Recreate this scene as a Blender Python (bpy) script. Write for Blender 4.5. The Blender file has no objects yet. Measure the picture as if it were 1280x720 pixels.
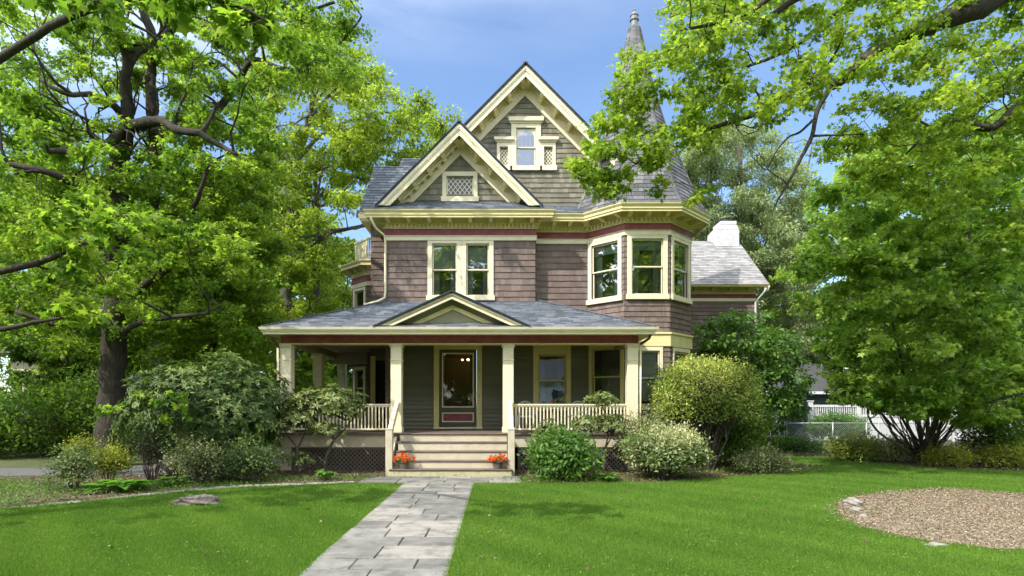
import bpy, math, random
import numpy as np
from mathutils import Vector, Matrix
random.seed(7); RNG = np.random.default_rng(7)
scene = bpy.context.scene
COL = scene.collection
EYE = 1.9; F_PX = 720.0; VX, HY = 620.0, 505.0      # camera height, focal length and vanishing point measured on the photograph

def S(px, py, d):                                     # a measured picture point at a real distance d (metres)
    return Vector(((px - VX) * d / F_PX, d, EYE + (HY - py) * d / F_PX))
def G(px, py):                                        # a point of the ground
    return S(px, py, EYE * F_PX / (py - HY))

# ------------------------------------------------------------------ materials
def lin(c): return tuple(c) + (1.0,)
MATS = {}
def nodes_of(name):
    m = bpy.data.materials.new(name); m.use_nodes = True
    nt = m.node_tree; nt.nodes.clear()
    MATS[name] = m
    return m, nt, nt.nodes, nt.links
def N(nt, kind, **kw):
    n = nt.nodes.new(kind)
    for k, v in kw.items(): setattr(n, k, v)
    return n
def surface(name, c1, c2, scale=3.0, rough=0.7, bump=0.15, bscale=40.0, stretch=(1, 1, 1), spec=0.3, tint=None, tint_amt=0.0, dirt=None, dirt_scale=1.2, dirt_amt=0.3, metal=0.0):
    """noise mix of two colours, optional per-piece tint (mesh attribute), optional blotches of dirt, bump"""
    m, nt, ns, ln = nodes_of(name)
    out = N(nt, 'ShaderNodeOutputMaterial'); b = N(nt, 'ShaderNodeBsdfPrincipled')
    ln.new(b.outputs[0], out.inputs[0])
    tc = N(nt, 'ShaderNodeTexCoord'); mp = N(nt, 'ShaderNodeMapping'); mp.inputs['Scale'].default_value = stretch
    ln.new(tc.outputs['Object'], mp.inputs[0])
    n1 = N(nt, 'ShaderNodeTexNoise'); n1.inputs['Scale'].default_value = scale; n1.inputs['Detail'].default_value = 6; n1.inputs['Roughness'].default_value = .65
    ln.new(mp.outputs[0], n1.inputs[0])
    rmp = N(nt, 'ShaderNodeMapRange'); rmp.inputs[1].default_value = .3; rmp.inputs[2].default_value = .7
    ln.new(n1.outputs[0], rmp.inputs[0])
    mx = N(nt, 'ShaderNodeMix', data_type='RGBA'); mx.inputs[6].default_value = lin(c1); mx.inputs[7].default_value = lin(c2)
    ln.new(rmp.outputs[0], mx.inputs[0]); col = mx.outputs[2]
    if tint is not None:
        at = N(nt, 'ShaderNodeAttribute', attribute_name='tint')
        r2 = N(nt, 'ShaderNodeMapRange'); r2.inputs[3].default_value = 1 - tint_amt; r2.inputs[4].default_value = 1 + tint_amt
        ln.new(at.outputs['Fac'], r2.inputs[0])
        sc = N(nt, 'ShaderNodeVectorMath', operation='SCALE'); ln.new(col, sc.inputs[0]); ln.new(r2.outputs[0], sc.inputs['Scale'])
        m2 = N(nt, 'ShaderNodeMix', data_type='RGBA'); m2.inputs[7].default_value = lin(tint)
        mr = N(nt, 'ShaderNodeMapRange'); mr.inputs[1].default_value = .72; mr.inputs[2].default_value = 1.0; mr.inputs[4].default_value = .6
        ln.new(at.outputs['Fac'], mr.inputs[0]); ln.new(mr.outputs[0], m2.inputs[0]); ln.new(sc.outputs[0], m2.inputs[6]); col = m2.outputs[2]
    if dirt is not None:
        n3 = N(nt, 'ShaderNodeTexNoise'); n3.inputs['Scale'].default_value = dirt_scale; n3.inputs['Detail'].default_value = 8; n3.inputs['Roughness'].default_value = .7
        ln.new(tc.outputs['Object'], n3.inputs[0])
        r3 = N(nt, 'ShaderNodeMapRange'); r3.inputs[1].default_value = .48; r3.inputs[2].default_value = .72; r3.inputs[4].default_value = dirt_amt
        ln.new(n3.outputs[0], r3.inputs[0])
        m3 = N(nt, 'ShaderNodeMix', data_type='RGBA'); m3.inputs[7].default_value = lin(dirt)
        ln.new(r3.outputs[0], m3.inputs[0]); ln.new(col, m3.inputs[6]); col = m3.outputs[2]
    ln.new(col, b.inputs['Base Color'])
    b.inputs['Roughness'].default_value = rough; b.inputs['Specular IOR Level'].default_value = spec; b.inputs['Metallic'].default_value = metal
    if bump:
        n2 = N(nt, 'ShaderNodeTexNoise'); n2.inputs['Scale'].default_value = bscale; n2.inputs['Detail'].default_value = 4
        ln.new(mp.outputs[0], n2.inputs[0])
        bp = N(nt, 'ShaderNodeBump'); bp.inputs['Strength'].default_value = bump; bp.inputs['Distance'].default_value = .02
        ln.new(n2.outputs[0], bp.inputs['Height']); ln.new(bp.outputs[0], b.inputs['Normal'])
    return m
def leafmat(name, dark, mid, light, trans=.45, gloss=.35, rough=.45):
    m, nt, ns, ln = nodes_of(name)
    out = N(nt, 'ShaderNodeOutputMaterial')
    at = N(nt, 'ShaderNodeAttribute', attribute_name='tint')
    cr = N(nt, 'ShaderNodeValToRGB'); e = cr.color_ramp.elements
    e[0].position = 0; e[0].color = lin(dark); e[1].position = 1; e[1].color = lin(light)
    k = e.new(.5); k.color = lin(mid)
    ln.new(at.outputs['Fac'], cr.inputs[0])
    b = N(nt, 'ShaderNodeBsdfPrincipled'); b.inputs['Roughness'].default_value = rough; b.inputs['Specular IOR Level'].default_value = gloss
    t = N(nt, 'ShaderNodeBsdfTranslucent'); mx = N(nt, 'ShaderNodeMixShader'); mx.inputs[0].default_value = trans
    g = N(nt, 'ShaderNodeGamma'); g.inputs[1].default_value = .88
    hs = N(nt, 'ShaderNodeMix', data_type='RGBA', blend_type='MULTIPLY'); hs.inputs[0].default_value = 1; hs.inputs[7].default_value = (1.02, 1.17, .5, 1)
    ln.new(cr.outputs[0], b.inputs['Base Color']); ln.new(cr.outputs[0], g.inputs[0]); ln.new(g.outputs[0], hs.inputs[6]); ln.new(hs.outputs[2], t.inputs[0])
    ln.new(b.outputs[0], mx.inputs[1]); ln.new(t.outputs[0], mx.inputs[2]); ln.new(mx.outputs[0], out.inputs[0])
    return m
def glassmat(name, refl=.35, tint=(.75, .8, .78), wave=.004):
    m, nt, ns, ln = nodes_of(name)
    out = N(nt, 'ShaderNodeOutputMaterial'); tr = N(nt, 'ShaderNodeBsdfTransparent'); tr.inputs[0].default_value = lin(tint)
    gl = N(nt, 'ShaderNodeBsdfGlossy'); gl.inputs['Roughness'].default_value = .015; gl.inputs[0].default_value = (.95, .97, 1, 1)
    lw = N(nt, 'ShaderNodeFresnel'); lw.inputs[0].default_value = 1.5
    ad = N(nt, 'ShaderNodeMath', operation='ADD', use_clamp=True); ad.inputs[1].default_value = refl - .04
    ln.new(lw.outputs[0], ad.inputs[0])
    tc = N(nt, 'ShaderNodeTexCoord'); n = N(nt, 'ShaderNodeTexNoise'); n.inputs['Scale'].default_value = 2.2; n.inputs['Detail'].default_value = 1
    ln.new(tc.outputs['Object'], n.inputs[0])
    bp = N(nt, 'ShaderNodeBump'); bp.inputs['Strength'].default_value = 1; bp.inputs['Distance'].default_value = wave
    ln.new(n.outputs[0], bp.inputs['Height']); ln.new(bp.outputs[0], gl.inputs['Normal'])
    mx = N(nt, 'ShaderNodeMixShader'); ln.new(ad.outputs[0], mx.inputs[0]); ln.new(tr.outputs[0], mx.inputs[1]); ln.new(gl.outputs[0], mx.inputs[2])
    ln.new(mx.outputs[0], out.inputs[0])
    return m

CREAM = surface('cream_paint', (.70, .625, .42), (.75, .675, .47), 2.0, .5, .05, 60, dirt=(.42, .38, .26), dirt_amt=.35, dirt_scale=2.5)
YELLOW = surface('yellow_cream_paint', (.70, .60, .29), (.76, .66, .34), 2.0, .5, .05, 60, dirt=(.36, .32, .16), dirt_amt=.35, dirt_scale=3)
MUSTARD = surface('mustard_paint', (.60, .51, .20), (.68, .59, .26), 2.0, .5, .04, 60)
STONEC = surface('beige_step_paint', (.47, .41, .30), (.55, .49, .36), 2.0, .6, .08, 50, dirt=(.32, .30, .2), dirt_amt=.6, dirt_scale=3)
MOSSY = surface('mossy_step_paint', (.40, .37, .20), (.52, .48, .30), 4.0, .8, .2, 50, dirt=(.16, .18, .05), dirt_amt=.9, dirt_scale=4)
MAROON = surface('maroon_paint', (.20, .045, .05), (.26, .07, .07), 3.0, .5, .06, 50, dirt=(.30, .14, .12), dirt_amt=.5, dirt_scale=3)
DKRED = surface('deck_paint', (.10, .068, .055), (.15, .105, .088), 4.0, .6, .1, 50, dirt=(.2, .17, .14), dirt_amt=.4)
OLIVEC = surface('olive_clapboard', (.140, .136, .088), (.165, .16, .105), 2.0, .6, .06, 60, tint=(.16, .155, .10), tint_amt=.08)
OLIVED = surface('olive_door_paint', (.075, .078, .05), (.09, .09, .06), 2.0, .5, .03, 60)
CEIL = surface('porch_ceiling_paint', (.30, .26, .17), (.35, .30, .20), 2.0, .6, .03, 60)
MAUVE = surface('mauve_shingle', (.150, .112, .096), (.208, .158, .137), 5.0, .85, .5, 30, (9, 9, 1.2), .15, (.23, .18, .155), .15, dirt=(.13, .10, .085), dirt_amt=.5, dirt_scale=1.6)
OLIVE = surface('olive_shingle', (.160, .148, .108), (.228, .212, .158), 5.0, .85, .5, 30, (9, 9, 1.2), .15, (.29, .265, .195), .2, dirt=(.115, .105, .075), dirt_amt=.5, dirt_scale=1.6)
ROOF = surface('slate_grey_asphalt_shingle', (.095, .112, .14), (.165, .185, .22), 9.0, .9, .5, 120, spec=.2, tint=(.27, .27, .28), tint_amt=.33, dirt=(.24, .22, .19), dirt_amt=.35, dirt_scale=1.1)
ROOFSUN = surface('sunlit_asphalt_shingle', (.21, .205, .20), (.31, .30, .295), 9.0, .9, .5, 120, spec=.2, tint=(.36, .35, .34), tint_amt=.22, dirt=(.15, .145, .14), dirt_amt=.3, dirt_scale=1.1)  # lighter copy of the roof shingle: sunlight on the wing put into colour
ROOFT = surface('taupe_asphalt_shingle', (.085, .087, .092), (.14, .14, .145), 9.0, .9, .5, 120, spec=.2, tint=(.22, .215, .21), tint_amt=.28, dirt=(.13, .12, .11), dirt_amt=.3, dirt_scale=1.1)
DARK = surface('dark_edge', (.03, .03, .03), (.05, .05, .05), 3.0, .6, .05)
LATT = surface('dark_brown_lattice', (.11, .09, .075), (.15, .125, .105), 3.0, .8, .1)
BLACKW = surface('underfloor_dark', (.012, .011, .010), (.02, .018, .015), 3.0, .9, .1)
ROOM = surface('room_dark', (.16, .145, .10), (.22, .20, .14), 1.0, .9, 0)
BLIND = surface('pale_blind', (.55, .56, .52), (.62, .63, .58), 1.0, .7, 0)
WHITE = surface('white_paint', (.52, .52, .52), (.60, .60, .60), 2.0, .6, .1, 40, dirt=(.45, .45, .42), dirt_amt=.4)
WHITEBR = surface('white_brick', (.42, .41, .40), (.58, .57, .56), 7.0, .85, .5, 25, dirt=(.40, .36, .33), dirt_amt=.5, dirt_scale=3)
COPPER = surface('brown_downpipe', (.11, .06, .04), (.15, .08, .06), 3.0, .5, .05)
METAL = surface('galvanised_metal', (.32, .34, .34), (.42, .44, .44), 6.0, .45, .05, metal=.6)
ZINC = surface('zinc_finial', (.12, .125, .13), (.19, .195, .2), 6.0, .5, .05, metal=.2)
BARK = surface('dark_bark', (.028, .024, .019), (.075, .065, .052), 4.0, .95, 1.0, 14, (5, 5, 1), .1, dirt=(.12, .12, .09), dirt_amt=.4, dirt_scale=3)
BARKG = surface('grey_bark', (.07, .062, .05), (.15, .135, .115), 4.0, .95, 1.0, 14, (5, 5, 1), .1)
TWIG = surface('shrub_twig', (.055, .042, .033), (.10, .08, .065), 6.0, .9, .3, 30)
STONE = surface('bluestone', (.12, .117, .108), (.22, .21, .19), 2.2, .8, .35, 18, tint=(.31, .28, .235), tint_amt=.24, dirt=(.06, .062, .045), dirt_amt=.95, dirt_scale=3.2)
ROCK = surface('pale_rock', (.16, .15, .13), (.36, .34, .30), 8.0, .9, .8, 14)
STUMPM = surface('weathered_stump_wood', (.055, .045, .035), (.20, .175, .15), 14.0, .95, .9, 20, dirt=(.06, .05, .04), dirt_amt=.8, dirt_scale=8)
SOIL = surface('mulch_soil', (.055, .040, .028), (.15, .115, .08), 16.0, .95, 1.0, 40, dirt=(.07, .10, .025), dirt_amt=.75, dirt_scale=.9)
SOILR = surface('dry_mulch', (.17, .13, .09), (.31, .245, .175), 18.0, .95, 1.0, 40, dirt=(.12, .09, .05), dirt_amt=.6, dirt_scale=2)
LAWNB = surface('lawn_soil', (.05, .09, .012), (.09, .15, .02), 8.0, .95, .8, 50)
GROUND = surface('far_ground', (.05, .075, .02), (.10, .10, .045), .4, .95, .5, 6)
ASPH = surface('driveway_asphalt', (.09, .09, .09), (.14, .135, .13), 8.0, .9, .4, 60)
POT = surface('grey_plant_pot', (.09, .075, .06), (.13, .11, .09), 5.0, .7, .1)
WICK = surface('pale_wicker', (.50, .46, .38), (.60, .56, .46), 20.0, .7, .3, 60)
DKGREEN = surface('dark_green_paint', (.018, .035, .032), (.03, .05, .045), 3.0, .7, .1)
BRASS = surface('brass', (.35, .22, .07), (.45, .3, .1), 5.0, .35, 0, metal=.8)
SHEDR = surface('shed_roof', (.04, .04, .04), (.06, .06, .06), 9.0, .9, .4, 60)
CONC = surface('concrete_strip', (.20, .19, .16), (.31, .29, .25), 5.0, .9, .5, 30, dirt=(.14, .15, .08), dirt_amt=.5, dirt_scale=3, tint=(.34, .32, .28), tint_amt=.15)
def lampmat():
    m, nt, ns, ln = nodes_of('lit_lamp'); out = N(nt, 'ShaderNodeOutputMaterial'); e = N(nt, 'ShaderNodeEmission'); e.inputs[0].default_value = (1, .72, .38, 1); e.inputs[1].default_value = 7; ln.new(e.outputs[0], out.inputs[0]); return m
LAMP = lampmat()
GLASS = glassmat('window_glass', .26)
GLASSD = glassmat('porch_window_glass', .055)
GLASSP = glassmat('mirror_bright_window_glass', .34)

L_MAPLE = leafmat('maple_leaf', (.085, .165, .02), (.185, .30, .034), (.34, .43, .06), .6, .2)
L_BRIGHT = leafmat('sunny_maple_leaf', (.11, .19, .022), (.225, .33, .038), (.39, .46, .07), .6, .2)
L_SHEEN = leafmat('sheeny_maple_leaf', (.11, .21, .03), (.24, .38, .055), (.44, .54, .13), .55, .4, .4)
L_YEL = leafmat('yellow_green_leaf', (.13, .20, .025), (.25, .33, .04), (.40, .45, .07), .6, .2)
L_DEEP = leafmat('deep_green_leaf', (.05, .11, .017), (.11, .20, .025), (.19, .29, .035), .55, .2)
L_CON = leafmat('grey_green_needle', (.11, .15, .065), (.21, .26, .11), (.36, .42, .19), .35)
L_RHODP = leafmat('rhododendron_leaf_pale', (.05, .085, .02), (.12, .165, .045), (.30, .34, .12), .35, .25, .45)
L_RHODO = leafmat('rhododendron_leaf', (.028, .065, .014), (.075, .13, .03), (.23, .29, .085), .35, .25, .45)
L_PALE = leafmat('variegated_leaf', (.08, .115, .028), (.22, .25, .10), (.48, .47, .22), .35, .4)
L_CREAMY = leafmat('cream_tipped_leaf', (.06, .11, .028), (.16, .22, .07), (.62, .58, .36), .35, .3)
L_LIME = leafmat('lime_box_leaf', (.07, .12, .02), (.21, .28, .036), (.55, .56, .16), .35)
L_GOLD = leafmat('golden_leaf', (.14, .18, .02), (.30, .32, .03), (.50, .48, .05), .4)
L_GREEN = leafmat('fresh_green_leaf', (.045, .115, .016), (.09, .195, .026), (.16, .28, .045), .4, .4)
L_HOSTA = leafmat('hosta_leaf', (.05, .15, .02), (.10, .25, .03), (.20, .36, .06), .4, .4)
L_GRASS = leafmat('grass_blade', (.065, .145, .018), (.115, .22, .028), (.20, .315, .05), .4, .15, .6)
L_CHIP = leafmat('wood_chip', (.11, .08, .05), (.25, .19, .13), (.42, .35, .25), .1, .1, .8)
L_DRY = leafmat('dry_leaf_litter', (.05, .035, .02), (.15, .10, .06), (.30, .23, .14), .2, .1, .8)
L_FLOW = leafmat('orange_petal', (.55, .05, .01), (.75, .11, .02), (.85, .2, .05), .25, .2, .6)
# ------------------------------------------------------------------ mesh building
def frame(O, U, Nrm):
    O = Vector(O); U = Vector(U).normalized(); Nn = Vector(Nrm).normalized(); V = Nn.cross(U)
    if V.z < 0: V = -V
    return (O, U, V, Nn)
def fp(Fr, u, v, n): return Fr[0] + Fr[1] * u + Fr[2] * v + Fr[3] * n
class MB:
    def __init__(s): s.v = []; s.f = []; s.t = []
    def poly(s, pts, tint=.5):
        i = len(s.v); s.v += [tuple(p) for p in pts]; s.t += [tint] * len(pts); s.f.append(tuple(range(i, i + len(pts))))
    def hexa(s, c, tint=.5):                            # eight corners, bottom ring then top ring
        i = len(s.v); s.v += [tuple(p) for p in c]; s.t += [tint] * 8
        for q in ((3, 2, 1, 0), (4, 5, 6, 7), (0, 1, 5, 4), (1, 2, 6, 5), (2, 3, 7, 6), (3, 0, 4, 7)): s.f.append(tuple(i + k for k in q))
    def box(s, x0, x1, y0, y1, z0, z1, tint=.5):
        s.hexa([(x0, y0, z0), (x1, y0, z0), (x1, y1, z0), (x0, y1, z0), (x0, y0, z1), (x1, y0, z1), (x1, y1, z1), (x0, y1, z1)], tint)
    def fbox(s, Fr, u0, u1, v0, v1, n0, n1, tint=.5):
        s.hexa([fp(Fr, *p) for p in ((u0, v0, n1), (u1, v0, n1), (u1, v0, n0), (u0, v0, n0), (u0, v1, n1), (u1, v1, n1), (u1, v1, n0), (u0, v1, n0))], tint)
    def prism(s, pts, ext, tint=.5):                    # planar polygon pushed along ext
        i = len(s.v); n = len(pts); e = Vector(ext)
        s.v += [tuple(Vector(p)) for p in pts] + [tuple(Vector(p) + e) for p in pts]; s.t += [tint] * (2 * n)
        s.f.append(tuple(range(i, i + n))[::-1]); s.f.append(tuple(range(i + n, i + 2 * n)))
        for k in range(n): s.f.append((i + k, i + (k + 1) % n, i + n + (k + 1) % n, i + n + k))
    def beam(s, a, b, w, h, up=(0, 0, 1), tint=.5):
        a, b = Vector(a), Vector(b); d = (b - a).normalized(); r = d.cross(Vector(up)).normalized(); u = r.cross(d)
        c = []
        for p in (a, b):
            c.append([p - r * w / 2 - u * h / 2, p + r * w / 2 - u * h / 2, p + r * w / 2 + u * h / 2, p - r * w / 2 + u * h / 2])
        s.hexa([c[0][0], c[0][1], c[1][1], c[1][0], c[0][3], c[0][2], c[1][2], c[1][3]], tint)
    def tube(s, pts, rad, n=8, wob=0.0, cap=True, tint=.5):
        pts = [Vector(p) for p in pts]; base = len(s.v); prev = None
        for k, p in enumerate(pts):
            d = (pts[min(k + 1, len(pts) - 1)] - pts[max(k - 1, 0)])
            d = d.normalized() if d.length > 1e-6 else Vector((0, 0, 1))
            if prev is None:
                a = d.cross(Vector((0.13, 1, 0.07))).normalized()
            else: a = (prev - d * prev.dot(d)).normalized()
            prev = a; b = d.cross(a)
            for j in range(n):
                t = 2 * math.pi * j / n; r = rad[k] * (1 + (random.uniform(-wob, wob) if wob else 0))
                s.v.append(tuple(p + a * math.cos(t) * r + b * math.sin(t) * r)); s.t.append(tint)
        for k in range(len(pts) - 1):
            for j in range(n):
                j2 = (j + 1) % n
                s.f.append((base + k * n + j, base + k * n + j2, base + (k + 1) * n + j2, base + (k + 1) * n + j))
        if cap:
            s.f.append(tuple(base + j for j in range(n))[::-1]); e = base + (len(pts) - 1) * n
            s.f.append(tuple(e + j for j in range(n)))
    def lathe(s, c, prof, n=24, tint=.5):
        c = Vector(c); base = len(s.v)
        for r, z in prof:
            for j in range(n):
                t = 2 * math.pi * j / n; s.v.append((c.x + r * math.cos(t), c.y + r * math.sin(t), c.z + z)); s.t.append(tint)
        for k in range(len(prof) - 1):
            for j in range(n):
                j2 = (j + 1) % n; s.f.append((base + k * n + j, base + k * n + j2, base + (k + 1) * n + j2, base + (k + 1) * n + j))
        s.f.append(tuple(base + j for j in range(n))[::-1]); e = base + (len(prof) - 1) * n; s.f.append(tuple(e + j for j in range(n)))
    def build(s, name, mat, parent=None, origin=None, bevel=0, smooth=False):
        o = Vector((0, 0, 0))
        if parent is not None: o = wloc(parent)
        elif origin is not None: o = Vector(origin)
        me = bpy.data.meshes.new(name); me.from_pydata([(a - o.x, b - o.y, c - o.z) for a, b, c in s.v], [], s.f)
        me.materials.append(mat)
        at = me.attributes.new('tint', 'FLOAT', 'POINT'); at.data.foreach_set('value', s.t)
        if smooth: me.polygons.foreach_set('use_smooth', [True] * len(me.polygons))
        ob = bpy.data.objects.new(name, me); COL.objects.link(ob)
        if parent is not None: ob.parent = parent
        else: ob.location = o
        if bevel:
            md = ob.modifiers.new('soft_edges', 'BEVEL'); md.width = bevel; md.segments = 1; md.limit_method = 'ANGLE'
        return ob
def wloc(o):
    l = Vector((0, 0, 0))
    while o is not None: l = l + o.location; o = o.parent
    return l
def tag(o, label, cat, group=None, kind=None):
    if label: o['label'] = label
    if cat: o['category'] = cat
    if group: o['group'] = group
    if kind: o['kind'] = kind
    return o
def empty(name, loc, parent=None):
    o = bpy.data.objects.new(name, None); COL.objects.link(o)
    if parent is not None: o.parent = parent; o.location = Vector(loc) - wloc(parent)
    else: o.location = loc
    o.empty_display_size = .2
    return o
def copy_tree(o, parent=None):
    c = o.copy(); COL.objects.link(c)
    if parent is not None: c.parent = parent
    for ch in list(o.children): copy_tree(ch, c)
    return c
def clip(poly, a, b, c):                                 # keep a*x+b*y<=c
    out = []
    for i in range(len(poly)):
        p, q = poly[i], poly[(i + 1) % len(poly)]; dp = a * p[0] + b * p[1] - c; dq = a * q[0] + b * q[1] - c
        if dp <= 0: out.append(p)
        if (dp < 0 < dq) or (dq < 0 < dp):
            t = dp / (dp - dq); out.append((p[0] + (q[0] - p[0]) * t, p[1] + (q[1] - p[1]) * t))
    return out
def area(p): return sum(p[i][0] * p[(i + 1) % len(p)][1] - p[(i + 1) % len(p)][0] * p[i][1] for i in range(len(p))) / 2
def clip_to(poly, conv):
    if area(conv) < 0: conv = conv[::-1]
    for i in range(len(conv)):
        p, q = conv[i], conv[(i + 1) % len(conv)]; a, b = (q[1] - p[1]), -(q[0] - p[0])
        poly = clip(poly, a, b, a * p[0] + b * p[1])
        if len(poly) < 3: return []
    return poly
def cover(mb, Fr, conv, expo, wid, thick, holes=(), jit=.25, base=.0, lip=.006):
    """rows of separate overlapping shingles (or boards) over a convex 2-D outline in the plane of Fr; every piece is geometry"""
    us = [p[0] for p in conv]; vs = [p[1] for p in conv]; v = min(vs); row = 0
    while v < max(vs):
        v1 = v + expo; u = min(us) - random.uniform(0, wid); vm = (v + v1) / 2
        hs = [h for h in holes if h[2] < vm < h[3]]
        while u < max(us):
            w = wid * random.uniform(1 - jit, 1 + jit); dv = random.uniform(0, lip)
            spans = [(u, u + w - min(.005, w * .05))]
            for h in hs:
                ns = []
                for a, b in spans:
                    if b <= h[0] or a >= h[1]: ns.append((a, b)); continue
                    if a < h[0]: ns.append((a, h[0]))
                    if b > h[1]: ns.append((h[1], b))
                spans = ns
            tint = random.random(); th = thick * random.uniform(.85, 1.15)
            for a, b in spans:
                q = clip_to([(a, v - dv), (b, v - dv), (b, v1), (a, v1)], conv)
                if len(q) < 3 or abs(area(q)) < 1e-5: continue
                if area(q) < 0: q = q[::-1]
                top = [fp(Fr, x, y, base + .002 + th * max(0, (v1 - y)) / expo) for x, y in q]
                low = [fp(Fr, x, y, base - .001) for x, y in q]
                i = len(mb.v); n = len(q); mb.v += [tuple(p) for p in top + low]; mb.t += [tint] * (2 * n)
                mb.f.append(tuple(range(i, i + n)))
                for k in range(n):
                    k2 = (k + 1) % n
                    if max(q[k][1], q[k2][1]) < v1 - 1e-4 or abs(q[k][0] - q[k2][0]) < 1e-4: mb.f.append((i + k, i + n + k, i + n + k2, i + k2))
            u += w
        v = v1; row += 1
def backing(mb, Fr, conv, holes=(), n0=-.14, n1=0.0):
    """solid wall behind the shingles, with real openings"""
    us = sorted({min(p[0] for p in conv), max(p[0] for p in conv), *[h[0] for h in holes], *[h[1] for h in holes]})
    vs = sorted({min(p[1] for p in conv), max(p[1] for p in conv), *[h[2] for h in holes], *[h[3] for h in holes]})
    for i in range(len(us) - 1):
        for j in range(len(vs) - 1):
            um, vm = (us[i] + us[i + 1]) / 2, (vs[j] + vs[j + 1]) / 2
            if any(h[0] < um < h[1] and h[2] < vm < h[3] for h in holes): continue
            q = clip_to([(us[i], vs[j]), (us[i + 1], vs[j]), (us[i + 1], vs[j + 1]), (us[i], vs[j + 1])], conv)
            if len(q) >= 3 and abs(area(q)) > 1e-5: mb.prism([fp(Fr, x, y, n0) for x, y in q], Fr[3] * (n1 - n0))
def miters(pl):
    """outward miter vector at each vertex of a plan polyline (outward = right of travel)"""
    out = []; ns = []
    for a, b in zip(pl[:-1], pl[1:]):
        dx, dy = b[0] - a[0], b[1] - a[1]; l = math.hypot(dx, dy); ns.append((dy / l, -dx / l))
    for i in range(len(pl)):
        if i == 0: out.append(ns[0]); continue
        if i == len(pl) - 1: out.append(ns[-1]); continue
        a, b = ns[i - 1], ns[i]; mx, my = a[0] + b[0], a[1] + b[1]; k = 2 / (mx * mx + my * my); out.append((mx * k, my * k))
    return out
def sweep(mb, pl, prof, tint=.5, close=False):
    """profile [(out, z)...] carried along a plan polyline with mitred corners"""
    ms = miters(pl); n = len(prof); base = len(mb.v)
    for (x, y), (a, b) in zip(pl, ms):
        for o, z in prof: mb.v.append((x + a * o, y + b * o, z)); mb.t.append(tint)
    for i in range(len(pl) - 1):
        for k in range(n):
            k2 = (k + 1) % n; mb.f.append((base + i * n + k, base + i * n + k2, base + (i + 1) * n + k2, base + (i + 1) * n + k))
    mb.f.append(tuple(base + k for k in range(n))); e = base + (len(pl) - 1) * n; mb.f.append(tuple(e + k for k in range(n))[::-1])
def band(o0, o1, z0, z1): return [(o0, z0), (o1, z0), (o1, z1), (o0, z1)]
def segframes(pl):
    for a, b in zip(pl[:-1], pl[1:]):
        L = math.hypot(b[0] - a[0], b[1] - a[1]); U = Vector(((b[0] - a[0]) / L, (b[1] - a[1]) / L, 0)); Nn = Vector((U.y, -U.x, 0))
        yield (Vector((a[0], a[1], 0)), U, Vector((0, 0, 1)), Nn), L

# ------------------------------------------------------------------ leaves in bulk (numpy)
MAPLE_V = np.array([(0, 0, 0), (.34, .02, -.05), (.22, .27, -.02), (.54, .52, -.14), (.17, .60, 0), (0, 1, -.12), (-.34, .02, -.05), (-.22, .27, -.02), (-.54, .52, -.14), (-.17, .60, 0)], float)
MAPLE_F = [(0, 1, 2, 3, 4, 5), (0, 5, 9, 8, 7, 6)]
OVAL_V = np.array([(0, 0, 0), (.26, .42, -.07), (0, 1, -.1), (-.26, .42, -.07), (0, .5, .0)], float)
OVAL_F = [(0, 1, 4), (1, 2, 4), (0, 4, 3), (4, 2, 3)]
RHOM_V = np.array([(0, 0, 0), (.3, .5, -.05), (0, 1, -.08), (-.3, .5, -.05)], float)
RHOM_F = [(0, 1, 2), (0, 2, 3)]
LONG_V = np.array([(0, 0, 0), (.17, .5, .04), (0, 1, -.12), (-.17, .5, .04)], float)
LONG_F = [(0, 1, 2), (0, 2, 3)]
BLADE_V = np.array([(-.04, 0, 0), (.04, 0, 0), (.0, .85, .35)], float)
BLADE_F = [(0, 1, 2)]
def leafmesh(name, pos, ydir, zdir, size, tint, tmpl, mat, parent=None, origin=(0, 0, 0), smooth=False):
    """one leaf of the template at every position: ydir = leaf axis, zdir = leaf face normal"""
    TV, TF = tmpl; n = len(pos); k = len(TV)
    y = ydir / np.maximum(np.linalg.norm(ydir, axis=1, keepdims=True), 1e-9)
    z = zdir - (zdir * y).sum(1, keepdims=True) * y; z /= np.maximum(np.linalg.norm(z, axis=1, keepdims=True), 1e-9)
    x = np.cross(y, z)
    V = pos[:, None, :] + size[:, None, None] * (TV[None, :, 0:1] * x[:, None, :] + TV[None, :, 1:2] * y[:, None, :] + TV[None, :, 2:3] * z[:, None, :])
    o = np.array(wloc(parent) if parent is not None else origin, float)
    V = (V - o).reshape(-1, 3)
    loops = np.concatenate([np.array(f) for f in TF]); per = len(loops)
    L = (loops[None, :] + (np.arange(n) * k)[:, None]).reshape(-1)
    tot = np.tile([len(f) for f in TF], n); st = np.concatenate([[0], np.cumsum(tot)[:-1]])
    me = bpy.data.meshes.new(name); me.vertices.add(n * k); me.vertices.foreach_set('co', V.astype(np.float32).reshape(-1))
    me.loops.add(len(L)); me.loops.foreach_set('vertex_index', L.astype(np.int32))
    me.polygons.add(len(tot)); me.polygons.foreach_set('loop_start', st.astype(np.int32)); me.polygons.foreach_set('loop_total', tot.astype(np.int32))
    me.update(calc_edges=True); me.materials.append(mat)
    at = me.attributes.new('tint', 'FLOAT', 'POINT'); at.data.foreach_set('value', np.repeat(np.clip(tint, 0, 1), k).astype(np.float32))
    ob = bpy.data.objects.new(name, me); COL.objects.link(ob)
    if parent is not None: ob.parent = parent
    else: ob.location = Vector(o)
    return ob
def rnd_unit(n):
    v = RNG.normal(size=(n, 3)); return v / np.linalg.norm(v, axis=1, keepdims=True)
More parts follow.
